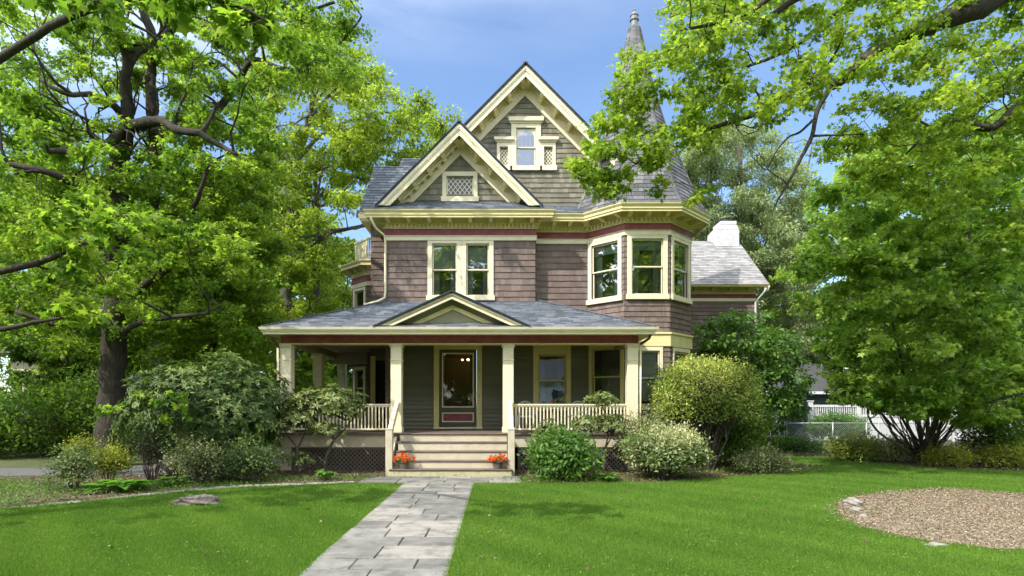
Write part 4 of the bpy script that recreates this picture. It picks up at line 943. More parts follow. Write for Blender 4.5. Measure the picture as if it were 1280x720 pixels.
# ------------------------------------------------------------------ ground, lawn, path, beds
def sheet(name, pts, z, mat, th=.0):
    m = MB()
    if th: m.prism([(x, y, z - th) for x, y in pts], (0, 0, th))
    else: m.poly([(x, y, z) for x, y in pts])
    o = m.build(name, mat, bevel=0); tag(o, None, None, None, 'structure'); return o
sheet('ground', [(-400, -200), (400, -200), (400, 900), (-400, 900)], 0, GROUND)
LEFT_LAWN = [(-40, -12), (-2.15, -12), (-2.17, 13.62), (-3.4, 13.75), (-5.6, 13.25), (-6.7, 12.55), (-8.0, 11.1), (-9.4, 9.9), (-13, 9.0), (-40, 8.6)]
RIGHT_LAWN = [(-.55, -12), (40, -12), (40, 15.2), (17, 16.0), (14.8, 16.1), (13.1, 16.7), (12.2, 17.9), (12.0, 20.4), (11.3, 21.5), (10.0, 21.6), (9.7, 18.4), (9.7, 16.9), (8.1, 15.8), (6.4, 15.05), (3.8, 13.85), (.7, 13.75), (-.55, 13.66)]
ISLAND = [(5.72, 9.5), (5.6, 8.7), (5.8, 7.9), (6.4, 7.45), (7.4, 7.3), (8.8, 7.7), (9.8, 8.8), (10.6, 10.4), (10.9, 12.0), (10.2, 12.7), (9.2, 12.6), (8.2, 12.2), (7.2, 11.6), (6.3, 10.7)]
def rough(poly, amt, step):
    out = []
    for i in range(len(poly)):
        a, b = poly[i], poly[(i + 1) % len(poly)]; L = math.hypot(b[0] - a[0], b[1] - a[1]); n = max(1, int(L / step))
        for j in range(n): t = j / n; out.append((a[0] + (b[0] - a[0]) * t + random.gauss(0, amt), a[1] + (b[1] - a[1]) * t + random.gauss(0, amt)))
    return out
ISLAND = rough(ISLAND, .035, .16)
sheet('lawn', LEFT_LAWN, .006, LAWNB); sheet('lawn', RIGHT_LAWN, .006, LAWNB)
sheet('mulch_bed', [(-9.4, 9.95), (-8.0, 11.15), (-6.7, 12.6), (-5.6, 13.3), (-3.5, 13.8), (-2.8, 14.2), (-2.8, 17), (-7.0, 17), (-7.4, 15.7), (-10, 15.2), (-18, 14.6), (-18, 9.3), (-13, 9.05)], .010, SOIL)
sheet('mulch_bed', [(.7, 13.8), (3.8, 13.9), (6.4, 15.1), (8.1, 15.85), (9.65, 16.95), (9.65, 18.4), (9.95, 21.6), (9, 24), (5, 24), (5, 17), (.45, 17)], .010, SOIL)
sheet('mulch_bed', [(11.35, 21.6), (12.05, 20.45), (12.25, 17.95), (13.15, 16.75), (14.8, 16.15), (17, 16.05), (40, 15.25), (40, 30), (11, 30)], .010, SOIL)
sheet('island_bed', ISLAND, .014, SOILR)
sheet('driveway', [(-30, 14.75), (-18, 14.75), (-10, 15.35), (-7.45, 15.9), (-7.1, 17.2), (-7.1, 60), (-10.3, 60), (-10.3, 18.4), (-12, 17.0), (-30, 16.8)], .012, ASPH)
sheet('side_path', [(9.95, 21.2), (11.2, 21.2), (11.0, 23.0), (9.6, 23.0)], .016, CONC)
# flagstone walk: separate slabs with open joints
def slabs(name, x0, x1, y0, y1, mat=STONE, rh=(.42, .68), rw=(.5, .95)):
    m = MB(); y = y0
    while y < y1 - .1:
        h = min(random.uniform(*rh), y1 - y); x = x0 - random.uniform(0, .0); split = random.random() < .35
        while x < x1 - .05:
            w = random.uniform(*rw)
            if x + w > x1 - .3: w = x1 - x
            tops = [(y, y + h)] if not (split and w > .55 and random.random() < .5) else [(y, y + h * .5), (y + h * .5, y + h)]
            for a, b in tops:
                g = .007; e = lambda: random.uniform(-.012, .012); z = .035 + random.uniform(-.005, .005)
                q = [(x + g + e() * .5, a + g, z + e() * .3), (x + w - g + e() * .5, a + g + e() * .4, z + e() * .3), (x + w - g + e() * .5, b - g + e() * .4, z + e() * .3), (x + g + e() * .5, b - g, z + e() * .3)]
                m.hexa([(p[0], p[1], -.02) for p in q] + q, random.random())
            x += w
        y += h
    o = m.build(name, mat, bevel=.008); tag(o, None, None, None, 'structure'); return o
sheet('path_base', [(-2.18, -12), (-.52, -12), (-.52, 13.7), (-2.18, 13.7)], .016, surface('joint_sand', (.05, .045, .035), (.09, .08, .06), 20, .95, .5))
slabs('path', -2.18, -.52, 1.0, 13.68); slabs('path', -3.3, .62, 13.70, 14.88, rh=(.38, .42), rw=(.7, 1.2))
# stone edging along the left bed
def edging(name, pts, w, step, h=.05, mat=CONC):
    m = MB(); P = [Vector((x, y, 0)) for x, y in pts]
    for a, b in zip(P[:-1], P[1:]):
        L = (b - a).length; n = max(1, round(L / step)); d = (b - a).normalized(); s = Vector((-d.y, d.x, 0))
        for i in range(n):
            p, q = a + d * (L * i / n + .012), a + d * (L * (i + 1) / n - .012); ww = w * random.uniform(.85, 1.1); hh = h * random.uniform(.8, 1.15); j = s * random.uniform(-.02, .02)
            c = [p - s * ww / 2 + j, q - s * ww / 2 + j, q + s * ww / 2 + j, p + s * ww / 2 + j]
            m.hexa([(v.x, v.y, -.03) for v in c] + [(v.x, v.y, hh) for v in c], random.random())
    o = m.build(name, mat, bevel=.012); tag(o, None, None, None, 'structure')
edging('stone_edging', [(-13, 9.05), (-9.4, 9.93), (-8.0, 11.13), (-6.7, 12.58), (-5.6, 13.3), (-3.4, 13.86)], .25, 1.1, .03)

# grass blades: thousands, so one object each
def grass(name, poly, holes, n, ymax, xr):
    out = []; got = 0
    while got < n:
        k = n * 3; d = 1 / RNG.uniform(1 / ymax, 1 / 5.6, k); d = d ** 1.0; px = RNG.uniform(-60, 1340, k)
        x = (px - VX) * d / F_PX; y = d; p = np.stack([x, y], 1)
        ok = in_poly(p, poly); p = p + RNG.normal(0, .022, (k, 2)) * (1 + (RNG.random((k, 1)) < .15))
        for h in holes: ok &= ~in_poly(p, h)
        p = p[ok]; out.append(p); got += len(p)
        if len(out) > 30: break
    p = np.concatenate(out)[:n]; m = len(p)
    pos = np.concatenate([p, np.full((m, 1), .004)], 1)
    sc = 1 + p[:, 1] / 14; patch = .5 + .13 * np.sin(p[:, 0] * 1.3 + 2 * np.sin(p[:, 1] * .9)) * np.sin(p[:, 1] * 1.7 + p[:, 0] * .4) + .08 * np.sin(p[:, 0] * 5 + p[:, 1] * 4)
    size = RNG.uniform(.035, .075, m) * (1 + .18 * patch)
    yd = np.stack([RNG.normal(0, .45, m), RNG.normal(0, .45, m), np.ones(m)], 1); zd = np.stack([RNG.normal(0, 1, m), RNG.normal(0, 1, m), np.full(m, .2)], 1)
    tint = np.clip(patch + RNG.normal(0, .2, m), 0, 1)
    V = BLADE_V.copy(); V[:, 0] *= 2.0
    o = leafmesh(name, pos, yd, zd, size, tint, (V, BLADE_F), L_GRASS); tag(o, None, None, None, 'stuff'); return o
PATHP = [(-2.2, -12), (-.5, -12), (-.5, 13.7), (-2.2, 13.7)]
grass('lawn_grass', LEFT_LAWN, [], 380000, 14.2, None); grass('lawn_grass', RIGHT_LAWN, [ISLAND], 680000, 22, None)
# leaf litter and chips on the beds
def litter(name, poly, n, mat, s0, s1, lim=None, zz=.02):
    xs = [p[0] for p in poly]; ys = [p[1] for p in poly]; k = n * 4
    p = np.stack([RNG.uniform(max(min(xs), -16), min(max(xs), 20), k), RNG.uniform(min(ys), min(max(ys), 27), k)], 1); p = p[in_poly(p, poly)][:n]; m = len(p)
    pos = np.concatenate([p, RNG.uniform(.012, zz + .02, (m, 1))], 1)
    o = leafmesh(name, pos, rnd_unit(m) * np.array([1, 1, .3]), rnd_unit(m) * .5 + np.array([0, 0, 1]), RNG.uniform(s0, s1, m), RNG.uniform(0, 1, m), (RHOM_V, RHOM_F), mat); tag(o, None, None, None, 'stuff')
BEDL = [(-9.4, 9.95), (-8.0, 11.15), (-6.7, 12.6), (-5.6, 13.3), (-3.5, 13.8), (-2.8, 14.2), (-2.8, 16.3), (-7.0, 16), (-7.4, 15.7), (-10, 15.2), (-16, 14.6), (-16, 9.3)]
BEDR = [(.7, 13.8), (3.8, 13.9), (6.4, 15.1), (8.1, 15.85), (9.65, 16.95), (9.65, 18.4), (9.9, 22), (7, 23), (5, 17), (.45, 16.5)]
BEDB = [(11.35, 21.6), (12.05, 20.45), (12.25, 17.95), (13.15, 16.75), (14.8, 16.15), (17, 16.05), (22, 15.8), (24, 27), (11, 27)]
litter('leaf_litter', BEDL, 16000, L_DRY, .03, .08); litter('leaf_litter', BEDR, 22000, L_DRY, .03, .08); litter('leaf_litter', BEDB, 12000, L_DRY, .04, .09)
litter('wood_chips', ISLAND, 60000, L_CHIP, .014, .042)
# low ground cover in loose patches
def cover_plants(name, spots, mat, s0=.03, s1=.06):
    P = []
    for x, y, r, n in spots:
        q = RNG.normal(0, r * .5, (n, 2)); P.append(np.stack([x + q[:, 0] * 1.6, y + q[:, 1], RNG.uniform(.01, .09, n)], 1))
    P = np.concatenate(P); m = len(P); o = leafmesh(name, P, rnd_unit(m) + np.array([0, 0, .3]), rnd_unit(m) * .6 + np.array([0, 0, 1]), RNG.uniform(s0, s1, m), RNG.uniform(.2, 1, m), (OVAL_V, OVAL_F), mat); tag(o, None, None, None, 'stuff')
cover_plants('ground_cover', [(-10.2, 12.2, 1.3, 2600), (-11.6, 13.2, 1.4, 2600), (-9.6, 10.9, .7, 1200), (-13.5, 11.5, 1.6, 2400), (-8.6, 12.9, .9, 1800), (-7.4, 13.2, .8, 1500), (-6.2, 13.8, .6, 900), (-5.2, 14.3, .6, 700), (-3.6, 14.5, .5, 500), (1.0, 14.1, .5, 800), (2.6, 14.3, .6, 800), (4.6, 15.2, .7, 900), (6.3, 16.1, .8, 1200), (8.2, 17.0, .8, 1300), (8.8, 19.2, .9, 1200), (12.6, 19.5, .6, 900), (11.5, 24, 1.2, 2500), (13.5, 23, 1.2, 2500), (9.9, 23.5, .9, 1800)], L_GREEN)

cover_plants('bed_weeds', [(6.4, 8.6, .5, 90), (7.4, 10.2, .6, 110), (8.6, 9.2, .6, 90), (9.4, 11.4, .6, 120), (6.2, 9.8, .3, 60), (8.2, 11.9, .6, 160), (10.2, 12.2, .4, 90)], L_GREEN, .02, .045)
k_ = 9000; e_ = np.array(ISLAND); q_ = e_[RNG.integers(0, len(e_), k_)] + RNG.normal(0, .10, (k_, 2))
o = leafmesh('wood_chips', np.concatenate([q_, RNG.uniform(.02, .05, (k_, 1))], 1), rnd_unit(k_) * np.array([1, 1, .3]), rnd_unit(k_) * .6 + np.array([0, 0, 1]), RNG.uniform(.012, .045, k_), RNG.uniform(0, .9, k_), (RHOM_V, RHOM_F), L_CHIP); tag(o, None, None, None, 'stuff')
# ------------------------------------------------------------------ shrubs
def rosettes(pos, nrm, k, size, tint, droop=0.0):
    """a whorl of k leaves round every tip"""
    n = len(pos); P = np.repeat(pos, k, 0); Nn = np.repeat(nrm / np.linalg.norm(nrm, axis=1, keepdims=True), k, 0); r = rnd_unit(n * k); t = r - (r * Nn).sum(1, keepdims=True) * Nn; t /= np.linalg.norm(t, axis=1, keepdims=True) + 1e-9
    Y = t + Nn * RNG.uniform(-.1, .7, (n * k, 1)); Y[:, 2] -= droop; Z = Nn + rnd_unit(n * k) * .25
    return P, Y, Z, size * RNG.uniform(.65, 1.2, n * k), np.clip(np.repeat(tint, k) + RNG.normal(0, .15, n * k), 0, 1)
def shell(c, r, n, zmin=-.3, depth=.35, lump=.12, seed=0, sq=0.0):
    """points in the outer layer of a lumpy ellipsoid with outward normals; only above zmin"""
    g = np.random.default_rng(seed + 11); d = g.normal(size=(n * 3, 3)); d /= np.linalg.norm(d, axis=1, keepdims=True); d = d[d[:, 2] > zmin][:n]
    qn = (np.abs(d) ** 4).sum(1) ** -.25; ph = g.uniform(0, 6, 6); l = (1 + sq * (qn - 1)) * (1 + lump * (np.sin(d[:, 0] * 5 + ph[0]) * np.sin(d[:, 2] * 4 + ph[1]) + .7 * np.sin(d[:, 1] * 7 + ph[2] + d[:, 0] * 4) + .5 * np.sin(d[:, 2] * 11 + ph[3] + d[:, 0] * 9)))
    rad = l * (1 - depth * g.uniform(0, 1, len(d)) ** 1.6); p = np.array(c) + d * np.array(r) * rad[:, None]
    return p, d / np.array(r) * np.array(r).mean(), d, rad
def shrub(name, label, c, r, mat, n, k, size, tmpl, stems=9, zmin=-.35, depth=.4, lump=.12, seed=1, group=None, cat='shrub', twig=TWIG, bias=0.0, droop=0.0, bundle=.10, stem_r=.022, upness=.3, tuft=False, ground=0.0, sq=0.0, shoots=.06, top_tint=0.0):
    base = (c[0], c[1], ground); root = empty(name, base); tag(root, label, cat, group)
    p, nn, d, rad = shell(c, r, n, zmin, depth, lump, seed, sq); sh_ = np.random.default_rng(seed + 5).random(len(p)) < shoots; p[sh_] += nn[sh_] / np.linalg.norm(nn[sh_], axis=1, keepdims=True) * np.array(r).mean() * .12 + np.array([0, 0, .03]); nn = nn + np.array([0, 0, upness]); keep = p[:, 2] > ground + .04; p, nn, d = p[keep], nn[keep], d[keep]
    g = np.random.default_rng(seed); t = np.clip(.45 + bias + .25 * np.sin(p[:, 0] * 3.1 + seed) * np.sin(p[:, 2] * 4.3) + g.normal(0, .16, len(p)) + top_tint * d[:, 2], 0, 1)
    if tuft: P, Y, Z, sz, tt = rosettes(p, nn, k, size, t, droop)
    else:
        P = np.repeat(p, k, 0) + g.normal(0, bundle, (len(p) * k, 3)); m = len(P); Y = np.repeat(nn, k, 0) * .5 + rnd_unit(m); Y[:, 2] -= droop; Z = np.repeat(nn, k, 0) * .6 + rnd_unit(m) * .7 + np.array([0, 0, .3]); sz = size * RNG.uniform(.6, 1.25, m); tt = np.clip(np.repeat(t, k) + RNG.normal(0, .13, m), 0, 1)
        ok = P[:, 2] > ground + .02; P, Y, Z, sz, tt = P[ok], Y[ok], Z[ok], sz[ok], tt[ok]
    leafmesh('foliage', P, Y, Z, sz, tt, tmpl, mat, root)
    m = MB(); tips = p[g.choice(len(p), min(len(p), stems * 14), replace=False)]
    for i in range(stems):
        a = 2 * math.pi * i / stems + g.uniform(-.3, .3); f = g.uniform(.02, .2); b = Vector((c[0] + math.cos(a) * r[0] * f, c[1] + math.sin(a) * r[1] * f, ground - .05))
        h = Vector((c[0] + math.cos(a) * r[0] * g.uniform(.3, .6), c[1] + math.sin(a) * r[1] * g.uniform(.3, .6), c[2] + r[2] * g.uniform(-.2, .3)))
        mid = b.lerp(h, .5) + Vector((g.normal(0, .08), g.normal(0, .08), 0)) * r[0]
        m.tube([b, mid, h], [stem_r, stem_r * .75, stem_r * .5], 6, 0, False)
        for j in range(14):
            q = tips[i * 14 + j] if i * 14 + j < len(tips) else None
            if q is None: continue
            s0 = mid.lerp(h, g.uniform(0, 1)); e = Vector(q); w_ = s0.lerp(e, .5) + Vector(g.normal(0, .06, 3))
            m.tube([s0, w_, e], [stem_r * .4, stem_r * .3, stem_r * .15], 4, 0, False)
    m.build('stems', twig, root, smooth=True)
    return root
# left bed
shrub('rhododendron', 'largest rounded dark green rhododendron, left of the porch, clipped to a dome', (-7.55, 15.0, 1.65), (2.0, 1.35, 1.42), L_RHODO, 2300, 9, .135, (LONG_V, LONG_F), 16, -.5, .3, .10, 3, tuft=True, bias=.0, stem_r=.03, sq=.35, top_tint=.15)  # top leaves tinted lighter, light from above put into the colour
shrub('rhododendron', 'dark spreading rhododendron filling the corner between the big dome and the porch', (-6.2, 17.6, 1.5), (.95, 1.0, 1.35), L_DEEP, 900, 8, .13, (LONG_V, LONG_F), 8, -.9, .5, .15, 4, tuft=True)
shrub('azalea', 'low twiggy shrub in front of the big rhododendron, nearest the house', (X(315, 13.9), 13.9, .52), (.62, .5, .50), L_RHODO, 420, 7, .07, (OVAL_V, OVAL_F), 9, -.6, .7, .2, 5, bias=.05, group='low shrubs in front of the rhododendron')
shrub('azalea', 'low twiggy shrub with darker upright stems before the big rhododendron, farther from the house', (X(250, 13.6), 13.6, .55), (.60, .5, .52), L_PALE, 380, 7, .07, (OVAL_V, OVAL_F), 9, -.6, .7, .2, 6, bias=-.15, group='low shrubs in front of the rhododendron')
shrub('azalea', 'small reddish-grey twiggy shrub between the two low shrubs', (X(282, 13.8), 13.95, .42), (.45, .4, .42), L_CREAMY, 260, 6, .06, (OVAL_V, OVAL_F), 8, -.6, .7, .2, 7, bias=-.12, group='low shrubs in front of the rhododendron')
shrub('golden_shrub', 'bright yellow-green low shrub beside the driveway', (X(136, 13.4), 13.4, .48), (.42, .38, .34), L_GOLD, 420, 7, .06, (OVAL_V, OVAL_F), 8, -.4, .5, .15, 8, stem_r=.014)
shrub('golden_shrub', 'smaller pale yellow shrub behind, close to the big tree trunk', (X(110, 15.4), 15.2, .75), (.32, .3, .24), L_GOLD, 200, 6, .06, (OVAL_V, OVAL_F), 6, -.6, .5, .15, 9, stem_r=.012)
shrub('azalea', 'grey-green twiggy shrub at the far left end of the bed', (X(92, 12.6), 12.6, .5), (.42, .4, .45), L_CREAMY, 330, 6, .07, (OVAL_V, OVAL_F), 8, -.6, .6, .2, 10, bias=-.1)
shrub('azalea', 'tall thin leggy shrub with bare stems before the dome-shaped rhododendron', (X(200, 14.2), 13.9, .95), (.62, .4, .85), L_RHODO, 260, 6, .06, (OVAL_V, OVAL_F), 16, -.6, .8, .2, 11, bias=-.2, stem_r=.014)
def hosta(label, x, y, r, n, mat=L_HOSTA, h=.22):
    root = empty('hosta', (x, y, 0)); tag(root, label, 'hosta'); a = RNG.uniform(0, 6.28, n); f = RNG.uniform(.05, .55, n)
    P = np.stack([x + np.cos(a) * r * f, y + np.sin(a) * r * f, .04 + h * (1 - f) * RNG.uniform(.6, 1, n)], 1); Y = np.stack([np.cos(a), np.sin(a), RNG.uniform(-.15, .45, n)], 1)
    V = np.array([(0, 0, 0), (.26, .25, .06), (.30, .55, .05), (0, 1, -.16), (-.30, .55, .05), (-.26, .25, .06), (0, .5, -.03)], float); Fc = [(0, 1, 6), (1, 2, 6), (2, 3, 6), (0, 6, 5), (6, 4, 5), (6, 3, 4)]
    leafmesh('leaves', P, Y, np.tile([0, 0, 1.0], (n, 1)) + rnd_unit(n) * .2, r * RNG.uniform(.42, .7, n), RNG.uniform(.1, .9, n), (V, Fc), mat, root)
    m = MB()
    for i in range(n): m.tube([(x, y, -.02), tuple(P[i])], [.008, .005], 4, 0, False)
    m.build('stalks', L_GREEN, root)
hosta('broad-leaved bright green hosta at the left end of the stone edging', X(150, 12.4), 12.4, .62, 46)
hosta('small fresh green hosta by the porch lattice left of the steps', X(404, 14.2), 14.3, .34, 34)
hosta('small pale green hosta at the lawn edge right of the round green bush', X(762, 13.9), 14.05, .36, 36, L_GREEN)
hosta('low dark green hosta tucked under the leggy shrub on the left bed', X(215, 13.1), 13.1, .40, 26, L_GREEN)
# small rhododendron trees against the porch
def leggy(label, x, y, trunks, heads, mat=L_RHODP, bias=.1, size=.16, k=9, name='rhododendron'):
    root = empty(name, (x, y, 0)); tag(root, label, 'shrub'); m = MB()
    for pts, r0, r1 in trunks: m.tube([Vector(p) for p in pts], [r0 + (r1 - r0) * i / (len(pts) - 1) for i in range(len(pts))], 7, .08, False)
    Ps = []
    for i, (c, r, n) in enumerate(heads):
        p, nn, d, rad = shell(c, r, n, -.45, .5, .15, 40 + i); nn = nn + np.array([0, 0, .5]); t = np.clip(.5 + bias + RNG.normal(0, .2, len(p)), 0, 1); Ps.append(rosettes(p, nn, k, size, t, .1))
        for q in p[::5]: 
            e = Vector(q); b = Vector(c) - Vector((0, 0, r[2] * .7)); m.tube([b, b.lerp(e, .5) + Vector((0, 0, -.03)), e], [.014, .01, .005], 4, 0, False)
    A = [np.concatenate([q[j] for q in Ps]) for j in range(5)]
    m.build('stems', TWIG, root, smooth=True); leafmesh('foliage', *A, (LONG_V, LONG_F), mat, root); return root
P_ = lambda px, py, d: tuple(S(px, py, d))
leggy('small crooked rhododendron with bent bare stems in front of the left porch railing', X(412, 15.6), 15.6,
      [([P_(404, 592, 15.5), P_(408, 570, 15.5), P_(417, 550, 15.5), P_(412, 535, 15.5), P_(405, 520, 15.4)], .05, .025), ([P_(417, 550, 15.5), P_(430, 538, 15.5), P_(442, 522, 15.6)], .03, .015), ([P_(366, 592, 15.4), P_(372, 560, 15.4), P_(362, 548, 15.4), P_(352, 530, 15.3)], .035, .015), ([P_(372, 560, 15.4), P_(382, 540, 15.5), P_(380, 520, 15.5)], .025, .012)],
      [(P_(410, 505, 15.4), (.95, .5, .46), 200), (P_(432, 512, 15.5), (.6, .45, .42), 90), (P_(372, 522, 15.3), (.55, .4, .36), 85), (P_(350, 530, 15.2), (.32, .3, .22), 26), (P_(405, 538, 15.3), (.5, .3, .18), 34)], bias=.22)
leggy('thin upright rhododendron with grey-green leaves before the right porch railing', X(750, 15.6), 15.6,
      [([P_(755, 592, 15.5), P_(756, 565, 15.5), P_(760, 545, 15.5), P_(757, 520, 15.5), P_(752, 503, 15.5)], .03, .014), ([P_(748, 592, 15.5), P_(745, 560, 15.5), P_(738, 535, 15.5)], .025, .012), ([P_(757, 560, 15.5), P_(770, 535, 15.5)], .02, .01)],
      [(P_(752, 500, 15.5), (.48, .35, .22), 60), (P_(735, 530, 15.5), (.5, .35, .30), 75), (P_(765, 532, 15.4), (.45, .35, .38), 85)], bias=.1, k=8, size=.13)
leggy('low rhododendron half hidden behind the round green bush', X(690, 15.4), 15.6, [([P_(690, 590, 15.6), P_(690, 560, 15.6), P_(685, 540, 15.5)], .02, .01)], [(P_(685, 540, 15.6), (.42, .3, .36), 70)], bias=.0, size=.12)
leggy('low dark rhododendron sprawling in front of the left lattice', X(385, 15.3), 15.0, [([P_(372, 592, 14.9), P_(385, 580, 14.9), P_(395, 568, 14.9)], .02, .01)], [(P_(375, 573, 14.9), (.5, .3, .22), 42)], bias=-.15, size=.10)
# right bed
shrub('hydrangea', 'round leafy mid-green bush right of the steps', (X(703, 14.4), 14.4, .60), (.84, .7, .62), L_GREEN, 900, 5, .12, (OVAL_V, OVAL_F), 14, -.75, .5, .10, 21, bias=.0, droop=.25)
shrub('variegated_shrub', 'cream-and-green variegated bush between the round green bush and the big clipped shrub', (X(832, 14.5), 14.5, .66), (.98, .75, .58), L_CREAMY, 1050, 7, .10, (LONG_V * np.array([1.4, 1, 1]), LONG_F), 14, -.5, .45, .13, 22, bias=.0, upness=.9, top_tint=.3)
shrub('variegated_shrub', 'pale grey-green bush against the last porch column', (X(806, 15.6), 15.6, .95), (.72, .5, .75), L_PALE, 600, 6, .075, (OVAL_V, OVAL_F), 9, -.5, .55, .15, 23, bias=.05)
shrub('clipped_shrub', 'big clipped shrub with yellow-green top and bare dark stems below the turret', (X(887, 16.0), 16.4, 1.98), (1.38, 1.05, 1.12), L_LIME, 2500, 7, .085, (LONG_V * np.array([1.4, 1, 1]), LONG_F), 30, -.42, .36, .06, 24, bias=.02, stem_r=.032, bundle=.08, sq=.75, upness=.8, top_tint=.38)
shrub('clipped_shrub', 'darker lower growth on the right side of the big clipped shrub', (X(925, 16.9), 17.2, 1.25), (1.0, .9, 1.15), L_DEEP, 900, 7, .09, (OVAL_V, OVAL_F), 12, -.9, .5, .15, 25, bias=.1)
shrub('low_shrub', 'low grey-green sprawling shrub at the lawn edge under the clipped shrub', (X(952, 15.9), 15.7, .30), (.72, .5, .30), L_PALE, 420, 6, .07, (OVAL_V, OVAL_F), 8, -.5, .6, .2, 26, bias=-.1)
shrub('low_shrub', 'low bright green shrub on the bed left of the garden path', (X(915, 17.5), 18.4, .3), (.6, .5, .32), L_GREEN, 300, 6, .07, (OVAL_V, OVAL_F), 8, -.5, .6, .2, 27)
# far right garden
shrub('low_shrub', 'long low yellow-green shrub behind the lawn, in front of the wire fence', (X(1068, 19.2), 19.2, .40), (.85, .6, .46), L_LIME, 800, 6, .08, (OVAL_V, OVAL_F), 10, -.5, .5, .14, 31, bias=.1)
shrub('low_shrub', 'small rounded shrub at the foot of the multi-stemmed maple, by the long low shrub', (X(1112, 19.0), 18.8, .34), (.62, .5, .38), L_PALE, 480, 6, .08, (OVAL_V, OVAL_F), 8, -.5, .5, .14, 32, bias=-.05)
shrub('golden_shrub', 'low golden-yellow shrub at the right edge of the lawn', (X(1178, 17.6), 17.4, .28), (.62, .5, .32), L_GOLD, 520, 6, .07, (OVAL_V, OVAL_F), 8, -.5, .5, .14, 33)
shrub('golden_shrub', 'second golden-yellow shrub farther right along the lawn edge', (X(1262, 17), 17.0, .30), (.7, .5, .32), L_GOLD, 480, 6, .07, (OVAL_V, OVAL_F), 8, -.5, .5, .14, 34)
shrub('hedge_shrub', 'clipped flat-topped green shrub between the white fence and the wire fence', (X(1052, 26.5), 26.8, .82), (1.35, .8, .58), L_GREEN, 1300, 7, .09, (OVAL_V, OVAL_F), 16, -.7, .35, .06, 35, stem_r=.03)
shrub('ground_shrub', 'low dark ground-hugging shrub before the wooden lattice screen', (X(1000, 22.5), 23.2, .2), (1.3, .8, .3), L_GREEN, 700, 6, .09, (OVAL_V, OVAL_F), 8, -.3, .6, .2, 36)
shrub('ground_shrub', 'low dark ground-hugging shrub beside the rear wing wall', (X(935, 21), 21.6, .3), (1.2, .8, .5), L_DEEP, 700, 6, .09, (OVAL_V, OVAL_F), 8, -.3, .6, .2, 37)

# stump and rocks
def rock(name, label, c, r, mat, seed, cat, group=None):
    g = np.random.default_rng(seed); import bmesh
    bm = bmesh.new(); bmesh.ops.create_icosphere(bm, subdivisions=4, radius=1); ph = g.uniform(0, 6, 9)
    for v in bm.verts:
        d = v.co.copy(); q = 1 + .14 * math.sin(d.x * 4 + ph[0]) * math.sin(d.y * 5 + ph[1]) + .10 * math.sin(d.z * 8 + ph[2] + d.x * 5) + .06 * math.sin(d.x * 17 + d.y * 13 + ph[3]) + .03 * math.sin(d.y * 37 + d.z * 31 + ph[4])
        v.co = Vector((d.x * r[0] * q, d.y * r[1] * q, max(-.4, d.z) * r[2] * q))
    me = bpy.data.meshes.new(name); bm.to_mesh(me); bm.free(); me.materials.append(mat); me.polygons.foreach_set('use_smooth', [True] * len(me.polygons))
    o = bpy.data.objects.new(name, me); COL.objects.link(o); o.location = c; tag(o, label, cat, group)
rock('tree_stump', 'weathered flat grey tree stump rotting in the left lawn', (X(248, 10.9), 10.9, .05), (.42, .28, .12), STUMPM, 3, 'stump')
rock('rock', 'largest pale rock at the left tip of the mulch island', (X(1070, 10.6), 10.7, .06), (.15, .10, .10), ROCK, 5, 'rock')
rock('rock', 'middle-sized pale rock just in front of the largest one on the mulch island edge', (X(1076, 10.0), 10.15, .03), (.10, .08, .06), ROCK, 6, 'rock')
rock('rock', 'small round stone on the edge of the mulch island, nearer the camera', (X(1079, 9.6), 9.6, .02), (.06, .05, .05), ROCK, 7, 'rock')
rock('rock', 'flat buff rock on the near edge of the mulch island', (X(1172, 7.6), 7.62, .02), (.16, .07, .045), ROCK, 8, 'rock')
rock('rock', 'grey boulder beside the driveway behind the leggy shrub', (X(216, 15.6), 15.4, .12), (.42, .3, .26), ROCK, 9, 'rock')
# flower pots
def flowerpot(label, x, y, z):
    root = empty('flower_pot', (x, y, z)); tag(root, label, 'flower pot', 'flower pots on the bottom step'); m = MB(); m.lathe((x, y, z), [(.10, 0), (.13, .16), (.145, .165), (.145, .19), (.125, .19), (.12, .165), (.0, .16)], 20); m.build('pot', POT, root)
    n = 420; d = rnd_unit(n); d[:, 2] = np.abs(d[:, 2]); P = np.array([x, y, z + .2]) + d * np.array([.25, .20, .17]) * RNG.uniform(.5, 1, (n, 1)); leafmesh('leaves', P, rnd_unit(n), d + rnd_unit(n) * .4, RNG.uniform(.03, .06, n), RNG.uniform(0, 1, n), (OVAL_V, OVAL_F), L_GREEN, root)
    n = 40; d = rnd_unit(n); d[:, 2] = np.abs(d[:, 2]) * .9; d[:, 1] = -np.abs(d[:, 1]) * 1.0 + .2; C = np.array([x, y, z + .22]) + d * np.array([.27, .21, .19])
    k = 16; P = np.repeat(C, k, 0) + RNG.normal(0, .008, (n * k, 3)); D = np.repeat(d, k, 0); leafmesh('blossoms', P, rnd_unit(n * k) + D * .5, D + rnd_unit(n * k) * .6, RNG.uniform(.03, .055, n * k), RNG.uniform(0, 1, n * k), (OVAL_V, OVAL_F), L_FLOW, root)
flowerpot('potted orange-red flowers on the left side of the bottom step', X(505, 15.05), 15.07, .205); flowerpot('potted orange-red flowers on the right side of the bottom step', X(622, 15.05), 15.07, .205)
